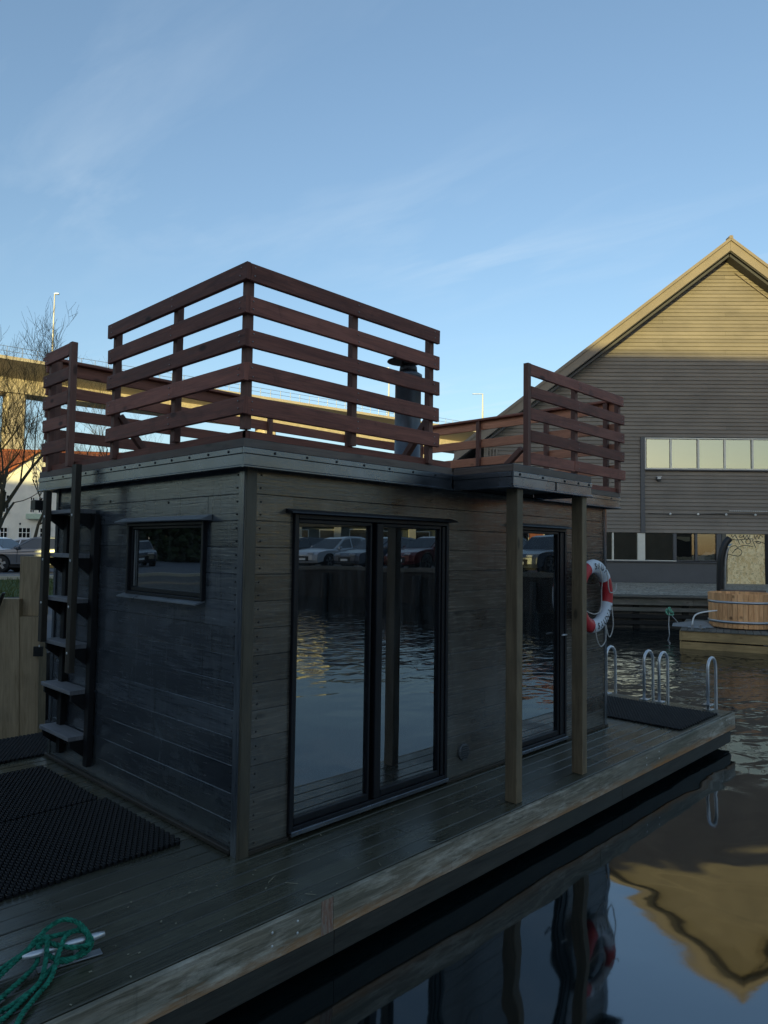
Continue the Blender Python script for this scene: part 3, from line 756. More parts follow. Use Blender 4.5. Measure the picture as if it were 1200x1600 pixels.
#SECTION cabin
K = empty('sauna_cabin', (0, 0, 0), 0, 'black stained timber sauna cabin with glass doors, porch and flat roof terrace', 'cabin')
CL, CW = 4.386, 2.725
NB = 14; H = 2.20; bh = (H-.02)/NB
door1 = (.345, 1.830, .045, 1.940); door2 = (2.700, 3.570, .045, 1.945); win = (.425, 1.415, 1.40, 1.89)
def segs(a, b, hs, z0, z1):
    out = [(a, b)]
    for (h0, h1, hz0, hz1) in hs:
        if z0 < hz1-.01 and z1 > hz0+.01:
            o2 = []
            for s0, s1 in out:
                if h0 > s0 and h1 < s1: o2 += [(s0, h0), (h1, s1)]
                else: o2.append((s0, s1))
            out = o2
    return out
nails = []; nailsL = []
for i in range(NB):
    z0 = .02+i*bh; z1 = z0+bh-.0018
    off = random.uniform(-.0015, .0015)
    # partial heights beside openings: split board vertically where an opening edge falls inside it
    for (a, b) in segs(.062, CL-.05, [door1, door2], z0, z1):
        zz = [(z0, z1)]
        MB().box((a, .012+off, z0), (b, .034, z1), .002, 0).build('wall_board', M['wallf'], K)
    for h in (door1, door2):                           # filler above the doors
        if z0 < h[3] < z1 and z1-h[3] > .01:
            MB().box((h[0], .012+off, h[3]+.002), (h[1], .034, z1), .003, 0).build('wall_board', M['wallf'], K)
    for (a, b) in segs(.072, CW-.01, [win], z0, z1):
        MB().box((.012+off, a, z0), (.034, b, z1), .002, 1).build('wall_board', M['wall'], K)
    if z0 < win[3] < z1: MB().box((.012, win[0], win[3]+.002), (.034, win[1], z1), .003, 1).build('wall_board', M['wall'], K)
    if z0 < win[2] < z1 and win[2]-z0 > .012: MB().box((.012, win[0], z0), (.034, win[1], win[2]-.002), .003, 1).build('wall_board', M['wall'], K)
    MB().box((CL-.034, .03, z0), (CL-.012, CW-.03, z1), .003, 1).build('wall_board', M['wall'], K)
    MB().box((.05, CW-.034, z0), (CL-.05, CW-.012, z1), .003, 0).build('wall_board', M['wall'], K)
    for dz in (.035, .11): 
        nails += [(.105+random.uniform(-.004, .004), .0095, z0+dz), (CL-.11, .0095, z0+dz)]
        if not (win[2]-.05 < z0 < win[3]): nailsL.append((.0095, .115+random.uniform(-.004, .004), z0+dz))
        else: nailsL.append((.0095, .115, z0+dz))
mb = MB()
for p in nails: mb.lathe([(0, -.0015), (.0055, -.001), (.0055, .003)], p, 6, True, 1)
for p in nailsL: mb.lathe([(0, -.0015), (.0055, -.001), (.0055, .003)], p, 6, True, 0)
for yy in (.9, 1.75): mb.lathe([(0, -.001), (.009, -.001), (.009, .003)], (.0095, yy, 2.06 if yy > 1 else 2.02), 8, True, 0)
tag(mb.build('nail_heads', M['nail'], K), None, None, None, 'stuff')
# core walls behind the boards, with openings
mb = MB()
for (a, b) in ((.035, .345), (1.83, 2.70), (3.57, CL-.035)): mb.box((a, .036, .0), (b, .10, 2.2), .001)
for h in (door1, door2): mb.box((h[0], .036, h[3]), (h[1], .10, 2.2), .001); mb.box((h[0], .036, 0), (h[1], .10, h[2]), .001)
mb.box((.036, .101, 0), (.10, win[0], 2.2), .001); mb.box((.036, win[1], 0), (.10, CW-.036, 2.2), .001)
mb.box((.036, win[0], 0), (.10, win[1], win[2]), .001); mb.box((.036, win[0], win[3]), (.10, win[1], 2.2), .001)
mb.box((CL-.10, .101, 0), (CL-.036, CW-.036, 2.2), .001); mb.box((.101, CW-.10, 0), (CL-.101, CW-.036, 2.2), .001)
mb.box((.101, .101, 2.12), (CL-.101, CW-.101, 2.19), .001)
mb.build('wall', M['dark'], K)
# lining, floor and benches
mb = MB(); mb.box((.10, CW-.14, .04), (CL-.1, CW-.102, 2.12), .001); mb.box((2.25, .102, .04), (2.30, CW-.15, 2.12), .001); mb.build('inner_wall', M['interior'], K)
MB().box((.1, .102, .004), (CL-.1, CW-.14, .04), .001).build('inner_floor', M['interior'], K)
MB().box((2.31, 1.6, .42), (CL-.11, CW-.15, .48), .004).build('bench', M['interior'], K)
MB().box((.11, 1.9, .42), (2.24, CW-.15, .48), .004).build('bench', M['interior'], K)
# corner boards
MB().box((-.012, -.012, .0), (.060, .010, 2.19), .003, 2).build('corner_board', M['cornerb'], K)
MB().box((-.012, .0115, .0), (.010, .070, 2.19), .003, 2).build('corner_board', M['wall'], K)
MB().box((CL-.048, .0, .0), (CL, .0115, 2.19), .003, 2).build('corner_board', M['wall'], K)
MB().box((0, CW-.045, .0), (.0115, CW, 2.19), .003, 2).build('corner_board', M['wall'], K)
MB().box((-.018, .071, .002), (.010, CW, .030), .004, 1).build('base_strip', M['ladder'], K)
for a, b in ((.062, .343), (1.832, 2.698), (3.572, CL)): MB().box((a, -.010, .002), (b, .010, .026), .003, 0).build('base_strip', M['ladder'], K)

def glazed(name, x0, x1, z0, z1, panes, drip):
    """door / window in the long wall; panes = list of (x0,x1)"""
    d = empty(name, (0, 0, 0)); d.parent = K
    fr = MB()
    fr.box((x0, -.012, z0), (x0+.030, .07, z1), .003, 2); fr.box((x1-.030, -.012, z0), (x1, .07, z1), .003, 2)
    fr.box((x0+.0305, -.012, z0), (x1-.0305, .07, z0+.030), .003, 0); fr.box((x0+.0305, -.012, z1-.028), (x1-.0305, .07, z1), .003, 0)
    fr.build('frame', M['metal2'], d)
    for (a, b) in panes:
        s = MB()
        s.box((a-.019, .006, z0+.031), (a, .05, z1-.029), .004, 2); s.box((b, .006, z0+.031), (b+.019, .05, z1-.029), .004, 2)
        s.box((a, .006, z0+.031), (b, .05, z0+.075), .004, 0); s.box((a, .006, z1-.054), (b, .05, z1-.029), .004, 0)
        s.build('sash', M['metal2'], d)
        MB().box((a, .030, z0+.0755), (b, .036, z1-.0545), .0005).build('pane', M['glass'], d)
    s = MB(); s.box((x0+.005, -.030, z0-.018), (x1-.005, -.0125, z0+.010), .003, 0); s.build('threshold', M['metal'], d)
    if drip:
        mb = MB(); a, b = drip
        mb.prism([(-.058, z1+.002), (-.052, z1+.012), (.010, z1+.030), (.010, z1+.002)], a, b, 0); mb.build('drip_cap', M['blackmetal'], d)
    return d
d1 = glazed('double_door', .345, 1.830, .045, 1.940, [(.396, 1.008), (1.136, 1.738)], (.29, 1.88))
MB().box((1.060, -.008, .08), (1.120, .055, 1.905), .004, 2).build('mullion', M['metal2'], d1)
MB().box((1.763, -.002, .08), (1.796, .045, 1.905), .003, 2).build('jamb', M['metal2'], d1)
d2 = glazed('glass_door', 2.700, 3.570, .045, 1.945, [(2.775, 3.440)], (2.66, 3.60))
MB().box((3.471, -.002, .08), (3.539, .045, 1.91), .003, 2).build('jamb', M['metal2'], d2)
# door handle on the narrow door, small label on the double door
hd = MB(); hd.tube([(3.50, -.012, .98), (3.50, -.05, .98), (3.42, -.05, .98)], .007, 8); hd.build('handle', M['steel'], d2)
# small window in the short wall
w_ = empty('window', (0, 0, 0)); w_.parent = K
fr = MB(); y0, y1, z0, z1 = win[0], win[1], win[2], win[3]
fr.box((-.016, y0, z0), (.09, y0+.026, z1), .003, 2); fr.box((-.016, y1-.026, z0), (.09, y1, z1), .003, 2)
fr.box((-.016, y0+.0265, z0), (.09, y1-.0265, z0+.02), .003, 1); fr.box((-.016, y0+.0265, z1-.022), (.09, y1-.0265, z1), .003, 1)
fr.build('frame', M['metal2'], w_)
s = MB(); s.box((.005, y0+.027, z0+.021), (.05, y0+.05, z1-.023), .003, 2); s.box((.005, y1-.05, z0+.021), (.05, y1-.027, z1-.023), .003, 2)
s.box((.005, y0+.0505, z0+.021), (.05, y1-.0505, z0+.05), .003, 1); s.box((.005, y0+.0505, z1-.04), (.05, y1-.0505, z1-.023), .003, 1); s.build('sash', M['metal2'], w_)
MB().box((.026, y0+.0505, z0+.0505), (.032, y1-.0505, z1-.0405), .0005).build('pane', M['glass'], w_)
MB().box((.016, y1-.062, z0+.055), (.0245, y1-.054, z1-.045), .001).build('trim_strip', M['alu'], w_)
MB().prism([(-.068, z1+.004), (-.070, z1+.010), (.010, z1+.040), (.010, z1+.006)], y0-.05, y1+.09, 1).build('drip_cap', M['capmetal'], w_)
MB().prism([(-.060, z0-.022), (-.060, z0-.014), (.010, z0+.006), (.010, z0-.006)], y0-.0, y1+.04, 1).build('sill', M['capmetal'], w_)
# round vent
v_ = MB(); v_.lathe([(.0, -.008), (.060, -.008), (.062, -.005), (.062, .012)], (2.045, .0, .195), 24, False, 1).build('vent', M['wall'], K)
vent = [o for o in bpy.data.objects if o.name == 'vent'][0]
for k in range(6):
    hw = math.sqrt(max(.052**2-(.042-k*.0168)**2, 0)); z_ = .195+.042-k*.0168
    MB().box((2.045-hw, -.013, z_-.004), (2.045+hw, -.0085, z_+.003), .001, 0).build('slat', M['metal2'], vent)

# roof, edge boards, flashing
RZ = 2.39
MB().box((-.07, -.07, 2.205), (CL+.07, CW+.12, 2.285), .004).build('roof', M['dark'], K)
# porch roof
MB().box((1.795, -.585, 2.215), (2.845, -.072, 2.27), .004).build('porch_ceiling', M['metal2'], K)
nrf = 19
for k in range(nrf):
    a = -.06+k*(CW+.17)/nrf; b = a+(CW+.17)/nrf-.006
    MB().box((-.06, a, 2.288), (CL+.06, b, 2.314), .003, 0).build('roof_board', M['edgeb'], K)
for k in range(3): MB().box((1.80, -.58+k*.17, 2.288), (2.84, -.58+k*.17+.164, 2.31), .003, 0).build('roof_board', M['edgeb'], K)
# outline of the roof edge, walking round it
def edge_run(p0, p1, nrm, zdrop=0, red=True, lapA=0, lapB=0):
    """flashing (two folds), grey board and red board along one side; nrm points outwards"""
    p0, p1 = Vector((*p0, 0)), Vector((*p1, 0)); n = Vector((*nrm, 0)); t_ = (p1-p0).normalized()
    def slab(z0, z1, o0, o1, mt, name, c=.003):
        a = p0 + n*o0 - t_*lapA*o1; b = p1 + n*o1 + t_*lapB*o1
        MB().box((a.x, a.y, z0-zdrop), (b.x, b.y, z1-zdrop), c).build(name, M[mt], K)
    slab(2.178, 2.192, .0, .022, 'metal', 'drip_edge', .004)
    slab(2.1925, 2.256, .002, .012, 'metal', 'flashing', .002)
    slab(2.2565, 2.292, .004, .018, 'metal', 'flashing', .003)
    slab(2.2925, 2.342, .0, .012, 'edgeb', 'edge_board')
    if red: slab(2.3425, 2.388, -.030, -.002, 'rail', 'edge_board')
E0 = -.075
edge_run((E0, E0), (1.76, E0), (0, -1), 0, True, 1, 0)
edge_run((2.875, E0), (CL+.10, E0), (0, -1), 0, True, 0, 1)
edge_run((E0, CW+.14), (E0, E0), (-1, 0), 0, True, 1, 0)
edge_run((CL+.10, E0), (CL+.10, CW+.14), (1, 0), 0, True, 0, 1)
edge_run((E0, CW+.14), (CL+.10, CW+.14), (0, 1), 0, True, 0, 0)
edge_run((1.78, -.61), (2.865, -.61), (0, -1), .006, False, 1, 1)
edge_run((1.78, -.097), (1.78, -.61), (-1, 0), .0065, False, 0, 0)
edge_run((2.865, -.61), (2.865, -.097), (1, 0), .0065, False, 0, 0)
MB().box((1.785, -.60, 2.3365), (2.86, -.10, 2.345), .002).build('porch_roof', M['roofdark'], K)
# rivets in the flashing
mb = MB()
x = .12
while x < 1.7: mb.lathe([(0, -.004), (.008, -.003), (.008, .002)], (x, E0-.0185, 2.274), 8, True, 1); x += .24
y = .06
while y < CW: mb.lathe([(0, -.004), (.008, -.003), (.008, .002)], (E0-.0185, y, 2.274), 8, True, 0); y += .21
for x in (1.84, 2.14, 2.45, 2.66, 2.83): mb.lathe([(0, -.005), (.010, -.004), (.010, .002)], (x, -.6285, 2.268), 8, True, 1)
for x in (3.3, 3.8, 4.3): mb.lathe([(0, -.004), (.008, -.003), (.008, .002)], (x, E0-.0185, 2.274), 8, True, 1)
tag(mb.build('flashing_rivets', M['nail'], K), None, None, None, 'stuff')
MB().box((2.33, -.628, 2.186), (2.336, -.622, 2.25), .001).build('flashing_joint', M['nail'], K)
# porch posts
for x in (1.852, 2.772): MB().box((x, -.600, .003), (x+.073, -.505, 2.171), .004, 2).build('porch_post', M['post'], K)
# flood lamp at the far corner
fl = MB(); fl.box((-.16, CW+.02, 2.02), (-.05, CW+.12, 2.10), .008).build('flood_lamp', M['blackmetal'], K)

# roof railings (fixed to the roof)
BT, PS = .028, .048
ZT = 3.320; PITCH = .1885; BHT = .098
RAILX = -.105
def rail_section(name, boards, posts, braces=(), cap=None, label=None, bm='rail'):
    r = empty(name, (0, 0, 0)); r.parent = K
    if label: r['label'] = label
    for (a, b) in boards:
        ax_ = 0 if abs(b[0]-a[0]) > abs(b[1]-a[1]) else 1
        q = MB().box(a, b, .003)
        k0, k1, kb = random.uniform(-.0035, .0035), random.uniform(-.0035, .0035), random.uniform(-.003, .003)
        lo_, hi_ = min(a[ax_], b[ax_]), max(a[ax_], b[ax_])
        q.v = [(v[0]+(kb*(v[2]-a[2])/.1 if ax_ == 1 else 0), v[1]+(kb*(v[2]-a[2])/.1 if ax_ == 0 else 0), v[2]+k0+(k1-k0)*(v[ax_]-lo_)/(hi_-lo_)) for v in q.v]
        q.build('rail_board', M[bm], r)
    sc_ = MB()
    for (a, b) in boards:
        ax_ = 0 if abs(b[0]-a[0]) > abs(b[1]-a[1]) else 1; ot = 1-ax_
        lo_, hi_ = min(a[ax_], b[ax_]), max(a[ax_], b[ax_]); out_ = min(a[ot], b[ot])
        for (pa, pb) in posts:
            m_ = (pa[ax_]+pb[ax_])/2
            if lo_-.02 < m_ < hi_+.02 and abs((pa[ot]+pb[ot])/2-out_) < .12:
                for dz in (.028, .070):
                    c_ = [0, 0, (min(a[2], b[2])+dz+random.uniform(-.006, .006))]; c_[ax_] = min(max(m_, lo_+.02), hi_-.02)+random.uniform(-.006, .006); c_[ot] = out_
                    sc_.lathe([(0, -.0045), (.0045, -.004), (.0045, .001)], tuple(c_), 6, True, ot)
    if sc_.v: tag(sc_.build('screw_heads', M['railscrew'], r), None, None, None, 'stuff')
    for (a, b) in posts: MB().box(a, b, .003, 2).build('post', M['railpost'], r)
    for (a, b) in braces: MB().bar(a, b, .045, .045, (0, 0, 1), .003).build('brace', M['railpost'], r)
    if cap: MB().box(cap[0], cap[1], .004).build('cap_board', M['rail3' if bm != 'rail' else bm], r)
    return r
def zs(n=5, pitch=PITCH, top=ZT): return [(top-k*pitch-BHT, top-k*pitch) for k in range(n)]
Yb = RAILX-BT
jit = lambda: random.uniform(-.008, .012)
bs = [((RAILX+.001, Yb, a), (1.548+jit(), RAILX, b)) for a, b in zs()]
ps = [((RAILX+.001, RAILX+.001, RZ), (RAILX+PS, RAILX+PS, ZT-.004)), ((.710, RAILX+.001, RZ), (.710+PS, RAILX+PS, ZT-.006)), ((1.470, RAILX+.001, RZ-.04), (1.470+PS, RAILX+PS, ZT-.006))]
bs += [((Yb, Yb, a), (RAILX, 1.560+jit(), b)) for a, b in zs()]
ps += [((RAILX+.001, .650, RZ), (RAILX+PS, .650+PS, ZT-.006)), ((RAILX+.001, 1.490, RZ-.04), (RAILX+PS, 1.490+PS, ZT-.006))]
rail_section('railing', bs, ps, [((RAILX+PS, 1.50, 2.66), (.20, 1.50, 2.36)), ((1.50, RAILX+PS, 2.66), (1.50, .20, 2.36))])
bs = [((2.765, Yb, a), ((4.505 if k else 4.49)+jit(), RAILX, b)) for k, (a, b) in enumerate(zs(4))]
bs += [((2.765, Yb, zs()[4][0]), (3.50, RAILX, zs()[4][1])), ((3.503, Yb, zs()[4][0]+.004), (4.53, RAILX, zs()[4][1]+.004))]
ps = [((2.715, Yb, 2.36), (2.763, RAILX+.02, ZT+.002)), ((3.56, RAILX+.001, RZ), (3.608, RAILX+PS, ZT-.006)), ((4.44, RAILX+.001, RZ-.05), (4.488, RAILX+PS, ZT-.006))]
rail_section('railing', bs, ps, [((2.73, RAILX+.04, 2.60), (2.73, .22, 2.36))])
bs = [((Yb, 2.245, a), (RAILX, 2.735+jit(), b)) for a, b in zs()]
ps = [((Yb, 2.190, 2.345), (RAILX+.02, 2.243, ZT+.002)), ((RAILX+.001, 2.66, RZ-.05), (RAILX+PS, 2.66+PS, ZT-.006))]
rail_section('railing', bs, ps)
YF = CW+.14
bs = [((-.06, YF, a), (4.44, YF+BT, b)) for a, b in zs(5, .193, 3.30)]
ps = [((x, YF-PS, RZ-.03), (x+PS, YF-.001, 3.302)) for x in (.0, 1.10, 2.25, 3.4, 4.38)]
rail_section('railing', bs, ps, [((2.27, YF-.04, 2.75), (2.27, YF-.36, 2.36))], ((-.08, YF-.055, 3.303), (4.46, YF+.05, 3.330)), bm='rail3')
XE = CL+.10
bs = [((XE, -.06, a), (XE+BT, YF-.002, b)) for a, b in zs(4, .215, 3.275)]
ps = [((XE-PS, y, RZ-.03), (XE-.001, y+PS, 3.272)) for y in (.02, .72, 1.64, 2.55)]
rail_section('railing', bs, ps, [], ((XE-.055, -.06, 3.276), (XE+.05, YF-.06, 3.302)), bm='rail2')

# chimney
cx, cy = 1.675, .285
ch = MB(); ch.lathe([(.135, 2.315), (.135, 2.33), (.101, 2.34), (.101, 3.055), (.108, 3.06), (.108, 3.085), (.085, 3.10)], (cx, cy, 0), 32).build('chimney', M['pipe'], K)
chimney = [o for o in bpy.data.objects if o.name == 'chimney'][0]
MB().lathe([(.060, 3.10), (.072, 3.105), (.066, 3.15), (.050, 3.165), (.050, 3.172)], (cx, cy, 0), 24).build('neck', M['blackmetal'], chimney)
c_ = MB(); c_.lathe([(.0, 3.225), (.05, 3.222), (.135, 3.195), (.138, 3.188), (.12, 3.186), (.0, 3.192)], (cx-.02, cy+.02, 0), 28)
for k in range(3):
    a = k*2.09; c_.box((cx+.045*math.cos(a)-.006, cy+.045*math.sin(a)-.006, 3.16), (cx+.045*math.cos(a)+.006, cy+.045*math.sin(a)+.006, 3.192), .001)
c_.build('cowl', M['blackmetal'], chimney)

#SECTION ladder
LD = empty('wall_ladder', (0, 1.97, 0), 0, 'dark timber ladder with six steps and handrail poles fixed to the short cabin wall', 'ladder')
def lb(a, b, mt='ladder', name='', ax=None, c=.003):
    return MB().box(a, b, c, ax).build(name, M[mt], LD, world=True)
M['blackwood'] = wood('black stained wood', (.004, .004, .005), (.012, .012, .013), .6, .3, .4, .3)
for yy in (1.875, 2.375): lb((-.043, yy, .10), (-.001, yy+.070, 1.965), 'blackwood', 'stringer', 2)
for k in range(6):
    zt = .318+k*.3372
    lb((-.150, 1.955, zt-.030), (-.002, 2.505, zt), 'tread', 'step', 1)
    for yy in (1.948, 2.448):
        mb = MB(); mb.prism([(-.140, zt-.032), (-.002, zt-.032), (-.002, zt-.165), (-.025, zt-.165), (-.140, zt-.075)], yy, yy+.028, 1); mb.build('bracket', M['blackwood'], LD, world=True)
lb((-.196, 1.880, .80), (-.152, 1.952, 2.330), 'ladder', 'handrail_pole', 2)
lb((-.196, 2.42, .975), (-.152, 2.485, 2.150), 'ladder', 'handrail_pole', 2)
mb = MB()
for k in range(2, 6):
    zt = .318+k*.3372
    for yy in (1.92, 2.44): mb.lathe([(0, -.004), (.010, -.003), (.010, 0)], (-.1965, yy, zt-.05), 8, True, 0)
tag(mb.build('bolts', M['screw'], LD, world=True), None, None, None, 'stuff')

#SECTION lifering
LR = empty('life_ring', (3.955, -.075, 1.315), 0, 'red and white life ring with black lettering on the long cabin wall', 'life ring')
RA, ra = .285, .066
NS, nt = 72, 14
def ring_part(a0, a1, mt, name, extra=0):
    mb = MB(); vs_ = []; fs = []
    n = max(3, int((a1-a0)/5))
    for i in range(n+1):
        a = R(a0+(a1-a0)*i/n)
        for k in range(nt):
            b = 2*math.pi*k/nt; rr = RA+(ra+extra)*math.cos(b)
            vs_.append((rr*math.cos(a), (ra+extra)*.80*math.sin(b), rr*math.sin(a)))
    for i in range(n):
        for k in range(nt):
            l = (k+1) % nt; fs.append([i*nt+k, i*nt+l, (i+1)*nt+l, (i+1)*nt+k])
    mb.add(vs_, fs, None, True); return mb.build(name, M[mt], LR)
for k, (a0, a1, mt) in enumerate([(-30, 42, 'red'), (60, 132, 'red'), (150, 228, 'red'), (232, 308, 'red')]): pass
spans = [(-18, 38, 'red'), (38, 112, 'ringwhite'), (112, 168, 'red'), (168, 202, 'ringwhite'), (202, 262, 'red'), (262, 342, 'ringwhite')]
for a0, a1, mt in spans: ring_part(a0, a1, mt, 'ring_section')
for a in (38, 112, 168, 202, 262, 342): ring_part(a-3, a+3, 'ringwhite', 'band', .0015)
# black capitals bent round the ring
def ring_text(txt, a_mid, step, size, outward, name):
    for i, chh in enumerate(txt):
        a = R(a_mid + (i-(len(txt)-1)/2)*step*(-1 if outward else 1))
        cu = bpy.data.curves.new('letter', 'FONT'); cu.body = chh; cu.size = size; cu.align_x = 'CENTER'; cu.align_y = 'CENTER'; cu.offset = .002
        to = bpy.data.objects.new('letter', cu); COL.objects.link(to)
        dg = bpy.context.evaluated_depsgraph_get(); me = bpy.data.meshes.new_from_object(to.evaluated_get(dg))
        bpy.data.objects.remove(to)
        rad = Vector((math.cos(a), 0, math.sin(a))); up_ = rad if outward else -rad
        rt_ = Vector((0, -1, 0)).cross(up_) * -1
        rt_ = up_.cross(Vector((0, -1, 0)))
        for v in me.vertices:
            x, y = v.co.x, v.co.y
            p = rad*RA + rt_*x + up_*y
            rr = math.hypot(p.x, p.z)-RA
            dep = (ra+.0025)*.80*math.sqrt(max(1-(rr/(ra+.002))**2, .04))
            v.co = Vector((p.x, -dep, p.z))
        me.materials.append(M['ink'])
        o = bpy.data.objects.new('letter', me); link(o, LR)
ring_text('SAUNA', 300, 13.5, .082, False, 'letters')
ring_text('SAUF', 78, 14, .082, True, 'letters')
# grab line
anch = [(38, 0), (112, 0), (168, 0), (202, 0), (262, 0), (342, 0)]
def rp(a, rr=RA+.07, y=-.03): return (rr*math.cos(R(a)), y, rr*math.sin(R(a)))
mb = MB()
mb.tube(catmull([rp(52, RA, -.056), (.135, -.085, .15), (.14, -.09, .07), (.20, -.08, .03), (.29, -.085, .05), rp(18, RA+.09, -.06)], 8), .0055, 8)
mb.tube(catmull([rp(92, RA+.02, -.056), (.015, -.085, .18), (.05, -.06, .06), (.07, -.05, -.06), (.0, -.07, -.14), (-.12, -.07, -.16), rp(205, RA, -.055)], 8), .0055, 8)
mb.tube(catmull([rp(258, RA+.02, -.056), (-.06, -.07, -.40), (.03, -.06, -.475), (.12, -.06, -.44), (.14, -.06, -.36), rp(296, RA+.03, -.055)], 8), .0055, 8)
mb.tube(catmull([rp(298, RA+.03, -.055), (.18, -.065, -.385), (.24, -.06, -.385), (.28, -.065, -.28), rp(340, RA, -.055)], 8), .0055, 8)
mb.build('grab_line', M['ropewhite'], LR)
MB().bar((0, .02, .20), (0, .075, .20), .03, .03).build('hook', M['metal2'], LR)

#SECTION swim ladders
def swim_ladder(y0, y1, label):
    L_ = empty('swim_ladder', (5.93, (y0+y1)/2, .003), 0, label, 'ladder', 'steel bathing ladders at the far end of the deck')
    for y in (y0, y1):
        pts = [(5.92, y, .004), (5.92, y, .44)]
        for k in range(1, 9):
            a = math.pi*k/8; pts.append((6.045-.125*math.cos(a), y, .44+.125*math.sin(a)))
        pts += [(6.17, y, .02), (6.18, y, -.9)]
        MB().tube(pts, .0165, 12).build('hoop', M['steel'], L_, world=True)
        MB().box((5.88, y-.045, .0035), (5.99, y+.045, .012), .002).build('base_plate', M['steel'], L_, world=True)
    for z in (-.2, -.45, -.7): MB().box((6.14, y0, z), (6.22, y1, z+.03), .006).build('rung', M['steel'], L_, world=True)
swim_ladder(.30, .78, 'steel bathing ladder nearer the cabin, one hoop half hidden by the cabin wall')
swim_ladder(-.43, .12, 'steel bathing ladder nearer the outer corner of the deck, white plate at one foot')
t_ = empty('angle_bracket', (5.95, -.45, .003), 0, 'small white metal bracket on the deck beside the outermost ladder hoop', 'bracket')
MB().box((5.86, -.47, .05), (6.0, -.38, .065), .003).build('top_plate', M['alu'], t_, world=True)
MB().box((5.90, -.45, .004), (5.93, -.42, .05), .003).build('leg', M['alu'], t_, world=True)

#SECTION cleat and green rope
def rope_into(mb, path, r, strands=3, pitch=.055, n=6):
    path = [Vector(p) for p in path]
    d = [0]
    for i in range(1, len(path)): d.append(d[-1]+(path[i]-path[i-1]).length)
    # resample
    N = max(8, int(d[-1]/.007)); pts = []; j = 0
    for k in range(N+1):
        s_ = d[-1]*k/N
        while j < len(d)-2 and d[j+1] < s_: j += 1
        f_ = (s_-d[j])/max(d[j+1]-d[j], 1e-6); pts.append(path[j].lerp(path[j+1], f_))
    prev = None; fr_ = []
    for i, p in enumerate(pts):
        t0 = (pts[min(i+1, N)]-pts[max(i-1, 0)]).normalized()
        a = t0.orthogonal().normalized() if prev is None else (prev-t0*prev.dot(t0)).normalized()
        prev = a; fr_.append((a, t0.cross(a)))
    for s_ in range(strands):
        q = []
        for i, p in enumerate(pts):
            an = 2*math.pi*(s_/strands + (d[-1]*i/N)/pitch); a, b = fr_[i]
            q.append(p+(a*math.cos(an)+b*math.sin(an))*r*.52)
        mb.tube(q, r*.56, n)
CLt = empty('mooring_cleat', (-1.09, -.33, .003), 0, 'shiny steel horn cleat under the green rope near the camera', 'cleat')
h0, h1 = Vector((-1.235, -.275, .055)), Vector((-.92, -.335, .060))
mb = MB(); P_ = [h0.lerp(h1, k/10) for k in range(11)]
mb.tube(P_, [.010, .0145, .015, .015, .0155, .0155, .0155, .015, .015, .0145, .010], 12); mb.build('horn', M['steel'], CLt, world=True)
for f_ in (.36, .64):
    c_ = h0.lerp(h1, f_); MB().tube([(c_.x, c_.y-.004, .006), (c_.x, c_.y, .052)], .010, 10).build('stem', M['steel'], CLt, world=True)
MB().bar((-1.19, -.315, .0055), (-.945, -.362, .0055), .045, .006, (0, 0, 1), .001).build('base_plate', M['alu'], CLt, world=True)
GR = MB()
rr = .0100
def hp(f_, dy=0, dz=0, dx=0):
    c_ = h0.lerp(h1, f_); return (c_.x+dx, c_.y+dy, c_.z+dz)
paths = [
 [(-1.75, -.60, .012), (-1.45, -.42, .02), (-1.33, -.30, .03), hp(.20, .05, .02), hp(.32, .06, .055), hp(.55, .07, .075), hp(.72, .03, .055), hp(.80, -.02, .0), hp(.74, -.035, -.035), hp(.55, -.05, -.035), hp(.35, -.05, -.02), hp(.22, .03, .01), hp(.3, .045, .03)],
 [hp(.3, .045, .03), hp(.5, .04, .03), hp(.74, .02, .03), hp(.80, -.03, -.005), hp(.6, -.045, .0), hp(.4, -.03, .02), hp(.28, .02, .03), hp(.22, .04, .0), hp(.12, -.03, -.03), (-1.36, -.42, .015), (-1.50, -.52, .013), (-1.9, -.66, .013)],
 [hp(.62, .04, .025), hp(.50, .00, .034), hp(.42, -.035, .022), hp(.34, -.07, .005), (-1.18, -.43, .02), (-1.26, -.50, .014), (-1.36, -.60, .012), (-1.43, -.70, -.05), (-1.55, -.90, -.30)],
 [hp(.70, .03, .05), hp(.76, -.02, .02), hp(.68, -.04, -.02), hp(.5, -.055, -.038), hp(.33, -.065, -.03), (-1.22, -.42, .014), (-1.35, -.52, .012), (-1.5, -.62, .0), (-1.6, -.78, -.12)],
 [hp(.24, .05, .035), hp(.30, .01, .05), hp(.25, -.03, .03), hp(.21, -.06, .0), (-1.215, -.42, .02), (-1.28, -.46, .013), (-1.40, -.50, .012), (-1.7, -.52, .012)],
 [(-1.6, -.36, .012), (-1.42, -.30, .02), hp(.0, .03, -.02, -.05), hp(.10, .05, .0), hp(.24, .055, .04), hp(.30, .04, .05)],
]
for p in paths: rope_into(GR, catmull(p, 8), rr)
tag(GR.build('green_rope', M['ropegreen']), 'tangled green twisted rope wound on the steel cleat', 'rope')

